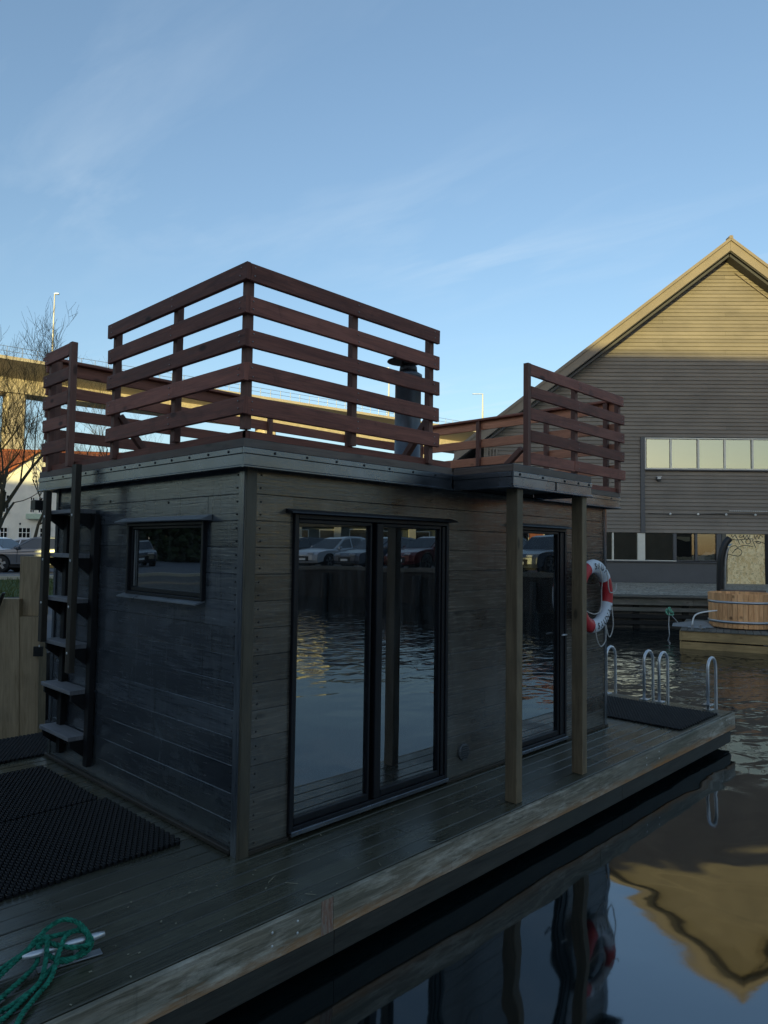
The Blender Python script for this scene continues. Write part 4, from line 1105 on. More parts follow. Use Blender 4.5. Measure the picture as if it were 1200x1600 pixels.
#SECTION mooring timbers
PT = empty('mooring_timbers', (.06, 3.55, 0), 0, 'pale upright mooring timbers of uneven height at the back edge of the deck', 'post')
def slant(x0b, x1b, x0t, x1t, yb, yt, z0, z1, th, name, mt='pale'):
    """board facing the camera; b/t = bottom/top x-range in the camera-facing plane"""
    ux, uy = math.sin(YAW), -math.cos(YAW); fx, fy = math.cos(YAW), math.sin(YAW)
    def P3(u, d_, z): return (ux*u+fx*d_, uy*u+fy*d_, z)
    vs_ = [P3(x0b, yb, z0), P3(x1b, yb, z0), P3(x1t, yt, z1), P3(x0t, yt, z1), P3(x0b, yb+th, z0), P3(x1b, yb+th, z0), P3(x1t, yt+th, z1), P3(x0t, yt+th, z1)]
    fs = [[0, 1, 2, 3], [5, 4, 7, 6], [4, 0, 3, 7], [1, 5, 6, 2], [3, 2, 6, 7], [4, 5, 1, 0]]
    L_ = z1-z0; ru = random.uniform(0, 30)
    uvs = [[(ru+vs_[k][2], ru+(k in (1, 2, 5, 6))*(x1b-x0b)+.1*(k > 3)) for k in f] for f in fs]
    b_ = MB(); b_.add(vs_, fs, uvs); return b_.build(name, M[mt], PT, world=True)
CU = CAM.x*math.sin(YAW)-CAM.y*math.cos(YAW); CD = CAM.x*math.cos(YAW)+CAM.y*math.sin(YAW)
DD = 6.75
def pu(px): return CU + (px-600)/1113*DD + .0
yb = CD+DD
slant(pu(31), pu(66), pu(30), pu(66), yb+.05, yb+.05, 1.06, 1.62, .14, 'timber')
slant(pu(20), pu(50), pu(2), pu(36.5), yb-.02, yb-.02, -.9, 1.22, .15, 'timber')
slant(pu(50.5), pu(75), pu(37.0), pu(69), yb-.012, yb-.012, -.9, 1.055, .15, 'timber')
b_ = MB(); b_.bar((0, 0, 0), (0, 0, .12), .02, .004); 
def strap(px, z, name):
    c_ = Vector((math.sin(YAW)*pu(px)+math.cos(YAW)*(yb-.06), -math.cos(YAW)*pu(px)+math.sin(YAW)*(yb-.06), z))
    ux = Vector((math.sin(YAW), -math.cos(YAW), 0))
    mb = MB(); mb.bar(c_-ux*.03-Vector((0, 0, .08)), c_+ux*.03+Vector((0, 0, .08)), .05, .012); mb.build('iron_strap', M['blackmetal'], PT, world=True)
    mb = MB(); mb.tube([c_-ux*.01-Vector((0, 0, .10)), c_-ux*.07-Vector((0, 0, .12)), c_-ux*.08-Vector((0, 0, .2))], .010, 6); mb.build('hook', M['blackmetal'], PT, world=True)
strap(11, 1.20, 'iron')
mb = MB(); ux = Vector((math.sin(YAW), -math.cos(YAW), 0)); c_ = Vector((math.sin(YAW)*pu(24)+math.cos(YAW)*(yb+.25), -math.cos(YAW)*pu(24)+math.sin(YAW)*(yb+.25), 1.36))
mb.tube(catmull([c_+Vector((0, 0, -.10))-ux*.03, c_+Vector((0, 0, .10)), c_+Vector((0, 0, .12))+ux*.05, c_+Vector((0, 0, -.07))+ux*.035, c_+Vector((0, 0, -.11))], 5, True), .012, 6, True); mb.build('shackle', M['alu'], PT, world=True)
c_ = Vector((math.sin(YAW)*pu(70)+math.cos(YAW)*(yb-.05), -math.cos(YAW)*pu(70)+math.sin(YAW)*(yb-.05), .74))
MB().bar(c_-ux*.03, c_+ux*.05, .03, .09).build('iron_strap', M['blackmetal'], PT, world=True)
mb = MB(); rope_into(mb, catmull([(-1.2, 3.9, .12), (-.7, 4.05, .10), (-.35, 4.0, .16), (-.12, 3.75, .22)], 6), .014); tag(mb.build('shore_rope', M['ropewhite']), 'thin white mooring rope lying on the dark rocks by the pale timbers', 'rope')

#SECTION tub and float
FD = Vector((.32, -.947, 0)).normalized()     # front edge direction
FL = empty('bathing_float', (13.70, 2.88, WZ), math.atan2(FD.y, FD.x), 'low yellowish timber float carrying the round hot tub', 'float')
def fbx(a, b, mt, name, ax=None): return MB().box(a, b, .006, ax).build(name, M[mt], FL)
for x0, x1 in ((0, 3.2), (3.206, 6.5)):
    fbx((x0, 0, .18), (x1, .05, .385), 'floatwood', 'side_beam', 0); fbx((x0, .01, -.12), (x1, .055, .150), 'floatwood', 'side_beam', 0)
fbx((-.05, 0, .18), (-.004, 2.9, .385), 'floatwood', 'side_beam', 1); fbx((-.045, 0, -.12), (-.004, 2.9, .15), 'floatwood', 'side_beam', 1)
k = .3
while k < 6.4: fbx((k, .06, -.1), (k+.1, .16, .38), 'quaydark', 'float_post', 2); k += .95
for k in range(45): fbx((-.03+k*.145, -.03, .388), (-.03+k*.145+.139, 2.9, .412), 'quaywood', 'deck_plank', 1)
fbx((.1, .1, -.2), (6.4, 2.8, .12), 'floatblack', 'float_block')
fbx((1.6, .06, .155), (1.95, .10, .175), 'white', 'marker_strip')
FZ = WZ+.412
tub_c = (15.32, 2.14)
TB = empty('hot_tub', (tub_c[0], tub_c[1], FZ), R(20), 'round wooden hot tub of orange staves with two steel hoops on the timber float', 'hot tub')
nst = 40; R1, th, HT = .70, .045, .80
for k in range(nst):
    a0, a1 = 2*math.pi*(k+.035)/nst, 2*math.pi*(k+.965)/nst; am = (a0+a1)/2
    dz = random.uniform(-.004, .004); mb = MB(); vs_ = []
    rb, rt_ = R1-.015, R1+.012
    for z_, ro_ in ((.03, rb), (HT+dz, rt_)):
        for (rr_, aa) in ((ro_-th, a0), (ro_-th, a1), (ro_, a1), (ro_+.003, am), (ro_, a0)): vs_.append((rr_*math.cos(aa), rr_*math.sin(aa), z_))
    n = 5; fs = [[i, (i+1) % n, n+(i+1) % n, n+i] for i in range(n)]+[list(range(n-1, -1, -1)), list(range(n, 2*n))]
    ru = random.uniform(0, 30)
    uvs = [[(ru+vs_[q_][2], ru+.11*(q_ % 5)/5) for q_ in f] for f in fs]
    mb.add(vs_, fs, uvs); mb.build('stave', M['tub'], TB)
for z_ in (.135, .575):
    MB().lathe([(R1-.001, z_), (R1+.012, z_+.002), (R1+.014, z_+.052), (R1+.001, z_+.055)], (0, 0, 0), 48).build('hoop', M['alu'], TB)
MB().lathe([(.0, .08), (R1-.06, .08)], (0, 0, 0), 40).build('base', M['tub'], TB)
MB().box((-.6, -.5, 0), (.6, .5, .03)).build('plinth', M['quaydark'], TB)
# small things on the float
cl = empty('deck_cleat', (14.02, 2.85, FZ), R(-70), 'small pale cleat on the near corner of the timber float', 'cleat')
MB().box((-.02, -.02, .02), (.34, .02, .05), .008).build('bar', M['alu'], cl)
for x in (.05, .22): MB().box((x, -.03, 0), (x+.05, .03, .10), .006).build('stem', M['alu'], cl)
mb = MB(); mb.tube(catmull([(14.35, 2.9, FZ+.02), (14.4, 2.85, FZ+.28), (14.55, 2.6, FZ+.38), (14.9, 2.35, FZ+.40)], 6), .018, 8); tag(mb.build('hose', M['white']), 'white hose arching from the float deck to the side of the hot tub', 'hose')
tp = MB(); tp.add([(14.2, 3.3, FZ+.01), (14.55, 2.5, FZ+.01), (15.2, 2.7, FZ+.01), (15.0, 3.6, FZ+.01), (14.75, 2.75, FZ+.13), (14.9, 3.05, FZ+.11)], [[0, 1, 4], [1, 2, 4], [2, 5, 4], [2, 3, 5], [3, 0, 5], [0, 4, 5]])
tag(tp.build('tarpaulin', plain('grey tarpaulin', (.20, .21, .21), .6)), 'crumpled grey tarpaulin lying left of the hot tub on the float', 'tarpaulin')

def bfr(s, y, z):      # building frame -> world
    c_, s_ = math.cos(R(-48)), math.sin(R(-48)); return (25.938+s*c_-y*s_, 9.323+s*s_+y*c_, z)
# curved black canopy post and low bench behind the tub
cp = empty('curved_canopy_post', (19.3, 3.7, GZ), 0, 'curved black metal post beside the boarded opening behind the hot tub', 'post')
def D(px, py, d_): 
    v = F + R2*((px-600)/1112.9) - U2*((py-800)/1112.9); return CAM + v*d_
pts = [D(1125, 925, 20.5), D(1125.5, 885, 20.5), D(1128, 865, 20.5), D(1133, 850, 20.5), D(1140, 841, 20.5)]
MB().tube(catmull([tuple(p) for p in pts], 6), .095, 10).build('tube', M['blackmetal'], cp, world=True)
pts = [D(1132, 925, 20.6), D(1132.5, 885, 20.6), D(1134.5, 866, 20.6), D(1138, 855, 20.6)]
MB().tube(catmull([tuple(p) for p in pts], 6), .04, 6).build('liner', M['alu'], cp, world=True)
bq = empty('wooden_bench_box', (19.8, 2.5, GZ), R(-48), 'low brown wooden box bench behind the hot tub', 'bench')
p0, p1 = D(1130, 922, 20.0), D(1192, 923, 20.0)
MB().bar(p0-Vector((0, 0, .12)), p1-Vector((0, 0, .12)), .35, .26).build('box_front', M['edgeb'])
bench = [o for o in bpy.data.objects if o.name == 'box_front'][0]
bpy.data.objects.remove(bq); bench.name = 'low_bench'
tag(bench, 'low brown timber bench right behind the hot tub', 'bench')
# green rope knot and pale line on the quay
g = MB(); c_ = QA + QD*(-.5)
def qp(px, py, d_): return tuple(D(px, py, d_))
rgk = random.Random(5)
g.tube(catmull([tuple(Vector(qp(1047, 955, 19.0))+Vector((rgk.uniform(-.12, .12), rgk.uniform(-.08, .08), rgk.uniform(-.1, .1)))) for _ in range(14)], 4), .018, 5)
kr = g.build('rope_knot', plain('pale green rope', (.16, .42, .28), .8)); tag(kr, 'pale green rope knot hanging on the quay beams with a white tail', 'rope')
g = MB(); g.tube(catmull([qp(1046, 957, 19.0), qp(1045, 975, 18.9), qp(1046, 992, 18.7), qp(1045, 997, 18.6)], 4), .012, 5); g.build('rope_tail', M['ropewhite'], kr)
g = MB(); g.tube(catmull([qp(1050, 962, 18.9), qp(1062, 975, 17.5), qp(1075, 983, 16.2)], 5), .006, 5); tag(g.build('mooring_line', M['ropewhite']), 'thin line running from the quay down to the timber float', 'rope')

#SECTION cars
def make_car(paint, label=None, group=None, suv=True):
    """built along +x, origin on the ground under its middle"""
    c = empty('parked_car', (0, 0, 0), 0, label, 'car', group)
    L, W2, hb = 4.55, .92, 1.56 if suv else 1.44
    wr = .36; xa, xb = -1.42, 1.40
    def arch(xc, n=9, r=.43): return [(xc+r*math.cos(math.pi*k/n), .36+r*math.sin(math.pi*k/n)) for k in range(n+1)]
    low = [(-2.22, .30)]+arch(xa)[::-1]+arch(xb)[::-1]+[(2.20, .28), (2.27, .42), (2.26, .66), (2.12, .80), (1.55, .93), (1.10, 1.0), (.2, 1.02), (-1.2, 1.04), (-2.05, 1.08), (-2.22, .95), (-2.28, .62)]
    b = MB(); n = len(low)
    cx_, cz_ = 0, .62
    rings = []
    for yy, f_ in ((-W2+.0, .955), (-W2+.05, .992), (-W2+.22, 1.0), (W2-.22, 1.0), (W2-.05, .992), (W2, .955)):
        rings.append([(cx_+(x-cx_)*(.97 if abs(yy) > .8 and abs(x) > 1.9 else 1), yy*(1 if z < .95 else .96), (cz_+(z-cz_)*f_) if z > .8 else z) for x, z in low])
    vs_ = [p for r_ in rings for p in r_]; fs = []
    for i in range(len(rings)-1):
        for k in range(n): l = (k+1) % n; fs.append([i*n+k, (i+1)*n+k, (i+1)*n+l, i*n+l])
    fs.append(list(range(n))); fs.append([(len(rings)-1)*n+k for k in range(n-1, -1, -1)])
    b.add(vs_, fs, None, False); body = b.build('body', paint, c)
    # glasshouse
    def cab(mat, prof, w0, w1, name, par):
        g_ = MB(); n = len(prof); zmax = max(p[1] for p in prof); zmin = min(p[1] for p in prof)
        vs_ = []
        for sg in (-1, 1):
            for x, z in prof:
                f_ = (z-zmin)/(zmax-zmin); vs_.append((x, sg*(w0+(w1-w0)*f_), z))
        fs = [[i, n+i, n+(i+1) % n, (i+1) % n] for i in range(n)]+[list(range(n)), list(range(2*n-1, n-1, -1))]
        g_.add(vs_, fs); return g_.build(name, mat, par)
    top = hb
    cab(paint, [(1.05, .99), (.22, top-.07), (-.1, top), (-1.2, top-.01), (-1.75, top-.12), (-2.12, 1.05)], .84, .64, 'cabin_shell', c)
    for sg in (-1, 1):
        for nm, pr in (('side_window', [(.78, 1.04), (.18, top-.14), (-.25, top-.09), (-.32, 1.05)]), ('side_window', [(-.38, 1.05), (-.32, top-.09), (-1.12, top-.10), (-1.22, 1.06)]), ('side_window', [(-1.28, 1.06), (-1.18, top-.11), (-1.6, top-.20), (-1.82, 1.10)])):
            g_ = MB(); f2 = [(x, sg*(.851+(.64-.84)*((z-.99)/(top-.99))), z) for x, z in pr]
            g_.add(f2+[(x, y-sg*.01, z) for x, y, z in f2], [[0, 1, 2, 3], [7, 6, 5, 4], [0, 4, 5, 1], [1, 5, 6, 2], [2, 6, 7, 3], [3, 7, 4, 0]]); g_.build(nm, M['carglass'], c)
    g_ = MB(); g_.add([(1.04, -.76, 1.0), (1.04, .76, 1.0), (.27, .62, top-.09), (.27, -.62, top-.09)], [[0, 1, 2, 3]]); 
    g_.v = [(x+.015, y, z+.012) for x, y, z in g_.v]; g_.build('windscreen', M['carglass'], c)
    g_ = MB(); g_.add([(-2.10, -.74, 1.08), (-2.10, .74, 1.08), (-1.77, .60, top-.14), (-1.77, -.60, top-.14)], [[3, 2, 1, 0]]); g_.v = [(x-.018, y, z+.01) for x, y, z in g_.v]; g_.build('rear_window', M['carglass'], c)
    # chrome line over the windows
    for sg in (-1, 1):
        g_ = MB(); g_.tube([(.84, sg*.855, 1.03), (.2, sg*.71, top-.10), (-.2, sg*.672, top-.055), (-1.2, sg*.675, top-.075), (-1.7, sg*.73, top-.21), (-1.9, sg*.80, 1.10)], .012, 4); g_.build('window_trim', M['alu'], c)
    for xx, yy in ((xa, -1), (xa, 1), (xb, -1), (xb, 1)):
        w = MB(); w.lathe([(.18, -.11), (wr-.03, -.11), (wr, -.08), (wr, .08), (wr-.03, .11), (.18, .11)], (xx, yy*(W2-.13), wr), 24, True, 1); wheel = w.build('wheel', M['tyre'], c)
        r_ = MB()
        for k in range(5):
            a = 2*math.pi*k/5+.3; yo = yy*(W2-.13)+yy*.085
            r_.bar((xx+.04*math.cos(a), yo, wr+.04*math.sin(a)), (xx+.23*math.cos(a), yo, wr+.23*math.sin(a)), .05, .11, (0, 1, 0) if False else (-math.sin(a), 0, math.cos(a)))
        r_.tube([(xx+.235*math.cos(2*math.pi*k/20), yo, wr+.235*math.sin(2*math.pi*k/20)) for k in range(20)], .016, 5, True)
        r_.build('rim', M['alu'], wheel)
        a_ = MB(); a_.lathe([(0, 0), (.42, 0)], (xx, yy*(W2-.27), .40), 20, False, 1); a_.build('wheel_well', M['dark'], c)
    for sg in (-1, 1):
        MB().box((2.10, sg*.55-.17, .68), (2.262, sg*.55+.17, .77), .02).build('headlight', M['lampglass'], c)
        MB().box((-2.262, sg*.62-.18, .82), (-2.10, sg*.62+.18, .92), .02).build('tail_light', M['taillamp'], c)
        MB().box((.62, sg*.93-.07, 1.0), (.80, sg*.93+.09, 1.12), .03).build('mirror', paint, c)
        mb = MB(); mb.box((-.36, sg*.921-.004, .42), (-.345, sg*.921+.004, 1.0), .001); mb.box((.70, sg*.921-.004, .42), (.715, sg*.921+.004, .98), .001); mb.build('door_gap', M['dark'], c)
    MB().box((-2.1, -.85, .20), (2.1, .85, .34), .02).build('underbody', M['dark'], c)
    MB().box((2.18, -.45, .36), (2.278, .45, .60), .02).build('grille', M['dark'], c)
    MB().box((2.27, -.26, .40), (2.285, .26, .51), .002).build('number_plate', M['white'], c)
    return c
def carpaint(name, c):
    t = NT(name); x = t.bsdf(c, .32, .25, .6); x.inputs['Coat Weight'].default_value = .8; x.inputs['Coat Roughness'].default_value = .06; return t.m
M['carglass'] = plain('car glass', (.012, .014, .016), .06, 0, .9, .05, 2, .0)
M['lampglass'] = plain('lamp glass', (.6, .62, .65), .1, .3); M['taillamp'] = plain('tail lamp', (.35, .01, .01), .2)
P1_ = carpaint('grey blue car paint', (.085, .10, .125)); P2_ = carpaint('white car paint', (.55, .57, .60)); P3_ = carpaint('black car paint', (.018, .02, .024)); P4_ = carpaint('dark red car paint', (.10, .012, .014))
cam_dir = Vector((math.cos(YAW), math.sin(YAW), 0))
c1 = make_car(P1_, 'blue grey estate car parked across the view left of the cabin', 'cars parked around the canal')
pp = D(66.5, 892, 31.3); c1.location = (pp.x, pp.y, GZ); c1.rotation_euler = (0, 0, R(-43.5+180))
c2 = make_car(P2_, 'white car half out of the frame behind the blue grey car', 'cars parked around the canal')
pp = D(-6, 888, 35.5); c2.location = (pp.x, pp.y, GZ); c2.rotation_euler = (0, 0, R(-60))
c3 = copy_tree(c2); pp = D(72, 888, 40); c3.location = (pp.x, pp.y, GZ); c3.rotation_euler = (0, 0, R(-40)); tag(c3, 'silver white car standing behind the roof of the blue grey car')
c4 = make_car(P3_, 'black car on the car park seen mirrored in the small cabin window', 'cars parked around the canal')
c4.location = (-17.5, 36, GZ); c4.rotation_euler = (0, 0, R(-70))
c5 = make_car(P4_, 'dark red car on the car park seen mirrored in the small cabin window', 'cars parked around the canal')
c5.location = (-12.0, 37.5, GZ); c5.rotation_euler = (0, 0, R(-50))
lab = ['black car first in the row on the east quay', 'blue grey car second in the row on the east quay', 'black car third in the row on the east quay', 'dark red car in the row on the east quay', 'blue grey car fifth in the row on the east quay', 'white car sixth in the row on the east quay', 'black car seventh in the row on the east quay', 'blue grey car at the south end of the row on the east quay']
for k, (src, lb_) in enumerate(zip((c4, c1, c4, c5, c1, c2, c4, c1), lab)):
    cc = copy_tree(src); yy = -8.5-k*2.75; xx = 22.6-(.12*(-yy-9)); cc.location = (xx, yy, GZ+.30); cc.rotation_euler = (0, 0, R(182+random.uniform(-4, 4))); tag(cc, lb_)
# raised kerb slab that carries the row of cars
mb = MB(); mb.prism([(19.25, -4.2), (19.10, -9.3), (17.35, -24), (17.05, -40), (30, -40), (30, -4.2)], -1.2, GZ+.30, 2); tag(mb.build('east_quay', M['quaydark']), None, None, None, 'structure')
mb = MB(); mb.prism([(19.20, -4.1), (19.05, -9.3), (17.30, -24), (17.0, -40), (17.25, -40), (17.55, -24), (19.3, -9.3), (19.45, -4.1)], GZ+.305, GZ+.47, 2); tag(mb.build('quay_kerb', M['quaywood']), None, None, None, 'structure')
for k in range(14):
    yy = -5-k*2.4; xx = 19.15-.115*max(0, -yy-9)
    o_ = MB().tube([(xx-.22, yy, -1.5), (xx-.22, yy, .7)], .14, 10).build('fender_pile', M['quaydark']); tag(o_, 'dark round timber pile against the east quay wall, number %d from the pale building end' % 0 if False else 'dark round timber pile against the east quay wall', 'pile', 'piles along the east quay')

#SECTION buildings around
def block(name, loc, rz, w, d, h, mat, label, cat='building', windows=None, roof='flat', winmat='darkglass'):
    o = empty(name, loc, rz, label, cat)
    MB().box((-w/2, 0, 0), (w/2, d, h), .02).build('wall', mat, o)
    if roof == 'flat': MB().box((-w/2-.2, -.2, h+.005), (w/2+.2, d+.2, h+.25), .02).build('roof', M['roofdark'], o)
    else:
        rp_ = [(-w/2-.3, h-.1), (w/2+.3, h-.1), (0, h+w*.33)]
        if roof == 'ridge': MB().prism([(-.3, h-.1), (d+.3, h-.1), (d/2, h+d*.4)], -w/2-.3, w/2+.3, 0).build('roof', M['tile'], o)
    if windows:
        nx, zs_, ww, wh = windows
        for k in range(nx):
            x = -w/2+w*(k+.5)/nx
            for z in zs_:
                f_ = MB(); f_.box((x-ww/2-.06, -.04, z-.06), (x+ww/2+.06, -.002, z+wh+.06), .005); f_ = f_.build('window', M['white2'], o)
                MB().box((x-ww/2, -.05, z), (x+ww/2, -.041, z+wh), .001).build('pane', M[winmat] if winmat != 'darkglass' else M['carglass'], f_)
    return o
def at_az(az, d_, p=(-2.38, 3.38)): return (p[0]+d_*math.cos(R(az)), p[1]+d_*math.sin(R(az)), GZ)
# local -y is the front; rz turns front normal (az of normal = rz-90)
a = at_az(-52.9, 60); block('ochre_building', (a[0], a[1], GZ), R(180+84), 12.5, 9, 6.5, M['yellowwall'], 'tall ochre plastered building across the canal, sunlit, mirrored in the glass door', windows=(5, (1.0, 4.4), 1.1, 1.8))
a = at_az(-44.6, 47); bb = block('low_green_building', (a[0], a[1], GZ+.3), R(180+42), 12, 8, 2.4, M['greenwall'], 'long low dark green shed behind the cars on the east quay', windows=(6, (1.0,), 1.2, 1.2))
for k in range(5): MB().box((-5.2+k*2.5, -.30, 0), (-4.75+k*2.5, -.06, 2.38), .01).build('pillar', M['palewall'], bb)
a = at_az(-33, 50); block('brick_building', (a[0], a[1], GZ), R(180+70), 12, 8, 6.0, M['brick'], 'red brick building on the east side, mirrored in the narrow glass door', windows=(5, (1.1, 3.8), 1.2, 1.5))
a = at_az(-22, 60); block('pale_building', (a[0], a[1], GZ), R(180+75), 13, 9, 8.0, M['palewall'], 'pale plastered building on the east side beyond the brick one', windows=(5, (1.1, 4.2), 1.2, 1.6))
a = at_az(-70, 80); block('long_warehouse', (a[0], a[1], GZ), R(180+60), 26, 12, 8.5, M['warehouse'], 'long dark warehouse far down the canal', windows=(9, (1.4, 4.8), 1.3, 1.8))
# west bank: unseen occluder row, added and sized so its shadow covers the basin
LDIR = Vector((-math.cos(SUN_AZ), -math.sin(SUN_AZ), 0)); LP = Vector((-LDIR.y, LDIR.x, 0))   # LP points left of the light
def shade_block(p, dist, w, h, mat, label, windows, nm='row_house'):
    """p: position across the light; dist: metres up-light of the origin"""
    c_ = -LDIR*dist + LP*p
    return block(nm, (c_.x, c_.y, GZ), math.atan2(LDIR.y, LDIR.x)+R(90), w, 11, h, mat, label, windows=windows, roof='flat')
SH = math.tan(SUN_EL)
def hh(dist_target, shade_z, dist): return shade_z + (dist_target+dist)*SH - GZ - .25
hA = hh(27.3, 10.0, 30)
shade_block(-6, 30, 25, hA, M['warehouse'], 'unseen dark brick warehouse added on the west bank to shade the basin', (9, (1.5, 5, 8.5), 1.3, 1.8), 'warehouse_occluder')
shade_block(-34, 31, 30, hh(11, 3.0, 31), M['warehouse'], 'unseen low dark brown block added south of the tall warehouse to shade the east quay', None, 'low_block_occluder')
hB = hh(44, 7.0, 34)
shade_block(13.5, 33, 13, hh(30, 5.2, 33)+3, M['palewall'], 'unseen narrow pale house added north of the dark warehouse to extend its shade', (5, (1.5, 4.6, 7.7), 1.1, 1.7), 'narrow_house_occluder')
shade_block(40, 34, 38, hB, M['greenwall'], 'long unseen green grey house row added on the west bank, lower than its neighbours, to shade the white house', (14, (1.5, 4.6), 1.2, 1.8), 'house_row_occluder')
# hedge and shed behind the car park (mirrored in the small window)
hg = MB(); rgh = random.Random(9)
for i in range(3400):
    x = -42+44*rgh.random(); y = 46.4+rgh.uniform(-1.3, 1.3); z = GZ+rgh.uniform(0, 4.5); s_ = rgh.uniform(.3, .6)
    rock_into(hg, (x, y, z), s_, rgh)
tag(hg.build('hedge', M['hedge']), 'tall dark hedge along the back of the car park', 'hedge', None, 'stuff')

#SECTION white house
d0 = 60.0
hp0 = D(0, 875, d0); HW = empty('white_house', (hp0.x, hp0.y, GZ), R(-38), 'white plastered house with red tiled roof and arched windows behind the parked cars', 'house')
# local x to the right in the picture, -y faces the camera
sc = d0/1112.9
def hx(px): return (px)*sc*1.01
def hz(py, px=40): return CAM.z+(852.5+px*.0134-py)*sc*1.0-GZ
eave = hz(752)
MB().box((-26, 0, 0), (hx(75), 9.0, eave), .02).build('wall', M['plaster'], HW)
# cross gable front
gx0, gx1, gpk = hx(8), hx(112), hz(708)
MB().prism([(gx0, 0), (gx1, 0), (gx1, hz(748)), ((gx0+gx1)/2, gpk), (gx0, hz(748))], -1.2, 8.6, 1).build('gable_wall', M['plaster'], HW)
def tiled(x0, x1, y0, z0, y1, z1, name, rows, cols_step=.34):
    """pitched roof slope as a sheet of rounded tiles (geometry): columns run up the slope"""
    mb = MB(); n = int((x1-x0)/cols_step); k = 6; nr = rows
    L_ = math.hypot(y1-y0, z1-z0); ny_, nz_ = -(z1-z0)/L_, (y1-y0)/L_
    for r_ in range(nr):
        a, b = r_/nr, (r_+1)/nr+.012
        vs_ = []; fs = []
        for i in range(n*k+1):
            x = x0+(x1-x0)*i/(n*k); hgt = .055*abs(math.sin(math.pi*i/k))**.8
            for f_, lift in ((a, .05), (b, .0)):
                y = y0+(y1-y0)*f_; z = z0+(z1-z0)*f_; hh_ = hgt+lift
                vs_.append((x, y+ny_*hh_, z+nz_*hh_))
            if i: q_ = 2*i; fs.append([q_-2, q_, q_+1, q_-1])
        mb.add(vs_, fs)
    return tag(mb.build(name, M['tile'], HW), None, None, None, 'stuff')
ridge = hz(694, 0)
MB().prism([(-.5, eave-.15), (9.5, eave-.15), (4.5, ridge-.12)], -26.4, hx(178), 0).build('roof', M['tile'], HW)
tiled(-26.4, hx(178), -.55, eave-.13, 4.5, ridge, 'roof_tiles', 16)
MB().tube([(-26.4, 4.5, ridge+.03), (hx(178), 4.5, ridge+.03)], .14, 8).build('ridge', M['tile'], HW)
MB().box((hx(75)+.01, .1, 0), (hx(176), 8.9, eave), .02).build('wall', M['yellowwall'], HW)
gm_ = (gx0+gx1)/2
for sg in (-1, 1):
    ex = gm_+sg*(gx1-gx0+1.0)/2; ez = gpk-(gpk-hz(748))*((gx1-gx0+1.0)/(gx1-gx0))
    p = [(gm_, gpk+.02), (gm_, gpk+.20), (ex, ez+.20), (ex, ez+.02)]
    MB().prism(p if sg > 0 else p[::-1], -1.55, 6, 1).build('gable_roof', M['tile'], HW)
# windows
def hwin(x0, x1, y0, y1, arch=False, nx=3, nz=4, fy=-1.2, fr='white'):
    a, b = hx(x0), hx(x1); z0, z1 = hz(y1), hz(y0)
    w = empty('window', (0, 0, 0)); w.parent = HW
    MB().box((a, fy-.02, z0), (b, fy-.006, z1), .002).build('pane', M['carglass'], w)
    f_ = MB(); tk = .05
    for k in range(nx+1): x = a+(b-a)*k/nx; f_.box((x-tk/2, fy-.055, z0), (x+tk/2, fy-.021, z1), .004)
    for k in range(nz+1): z = z0+(z1-z0)*k/nz; f_.box((a-.02, fy-.05, z-tk/2), (b+.02, fy-.0205, z+tk/2), .004)
    f_.build('frame', M[fr], w)
    s_ = MB().box((a-.1, fy-.14, z0-.09), (b+.1, fy-.0, z0-.035), .01); s_.build('sill', M['plaster'], w)
    if arch:
        n = 8; pts_ = [(a-.12, z1-.05), (b+.12, z1-.05)]+[((a+b)/2+((b-a)/2+.12)*math.cos(math.pi*k/n), z1-.05+.30*math.sin(math.pi*k/n)) for k in range(1, n)]
        MB().prism(pts_, fy-.07, fy-.001, 1).build('arch', M['plaster'], w)
hwin(4, 18, 776, 803, True); hwin(48.5, 54.5, 779, 803, False, 2, 5); hwin(60.5, 66.5, 779, 803, False, 2, 5)
hwin(50.5, 57, 732, 757, False, 2, 4)
hwin(2, 17, 826, 842, True, 3, 2); hwin(33, 50, 826, 842, True, 3, 2); hwin(64, 79, 826, 842, True, 3, 2)
for x in (-30, -75, -120, -165): hwin(x, x+14, 776, 803, True, fy=0); hwin(x, x+14, 826, 842, True, 3, 2, fy=0)
MB().box((hx(46), -1.8, hz(813)), (hx(72), -1.21, hz(805)), .02).build('balcony', plain('pale green paint', (.40, .52, .42), .6), HW)
MB().box((hx(34), -1.27, hz(822)), (hx(36), -1.21, hz(819)), .02).build('vent_plate', M['metal2'], HW)

#SECTION bridge
BR = D(20, 613, 80.0); ba = R(-8.6)
BD = Vector((math.cos(ba), math.sin(ba), 0))
G = empty('road_bridge', (BR.x, BR.y, 0), ba, 'high concrete motorway bridge on yellow lit piers crossing behind the buildings', 'bridge')
S0, S1 = -90, 420; zb = BR.z
def seg_len(k0, k1): return 
mb = MB(); mb.prism([(0, zb), (3.4, zb), (3.4, zb+2.58), (0, zb+2.58)], S0, S1, 0); mb.build('girder', M['gold'], G)
mb = MB(); mb.prism([(-.002, zb+1.6), (-4.5, zb+2.58), (-.002, zb+2.58)], S0, S1, 0); mb.build('cantilever', M['concrete'], G)
mb = MB(); mb.prism([(3.402, zb+1.6), (3.402, zb+2.58), (8.0, zb+2.58)], S0, S1, 0); mb.build('cantilever', M['concrete'], G)
mb = MB(); mb.prism([(-4.6, zb+2.60), (8.1, zb+2.60), (8.1, zb+2.95), (-4.6, zb+2.95)], S0, S1, 0); mb.build('deck_slab', M['concrete'], G)
x = S0; 
rl = MB()
while x < S1: rl.box((x, -4.52, zb+2.95), (x+.06, -4.46, zb+4.0), .005, 2); x += 1.5
for z in (3.45, 3.97): rl.box((S0, -4.51, zb+z), (S1, -4.47, zb+z+.05), .005)
tag(rl.build('parapet_rail', M['alu'], G), None, None, None, 'stuff')
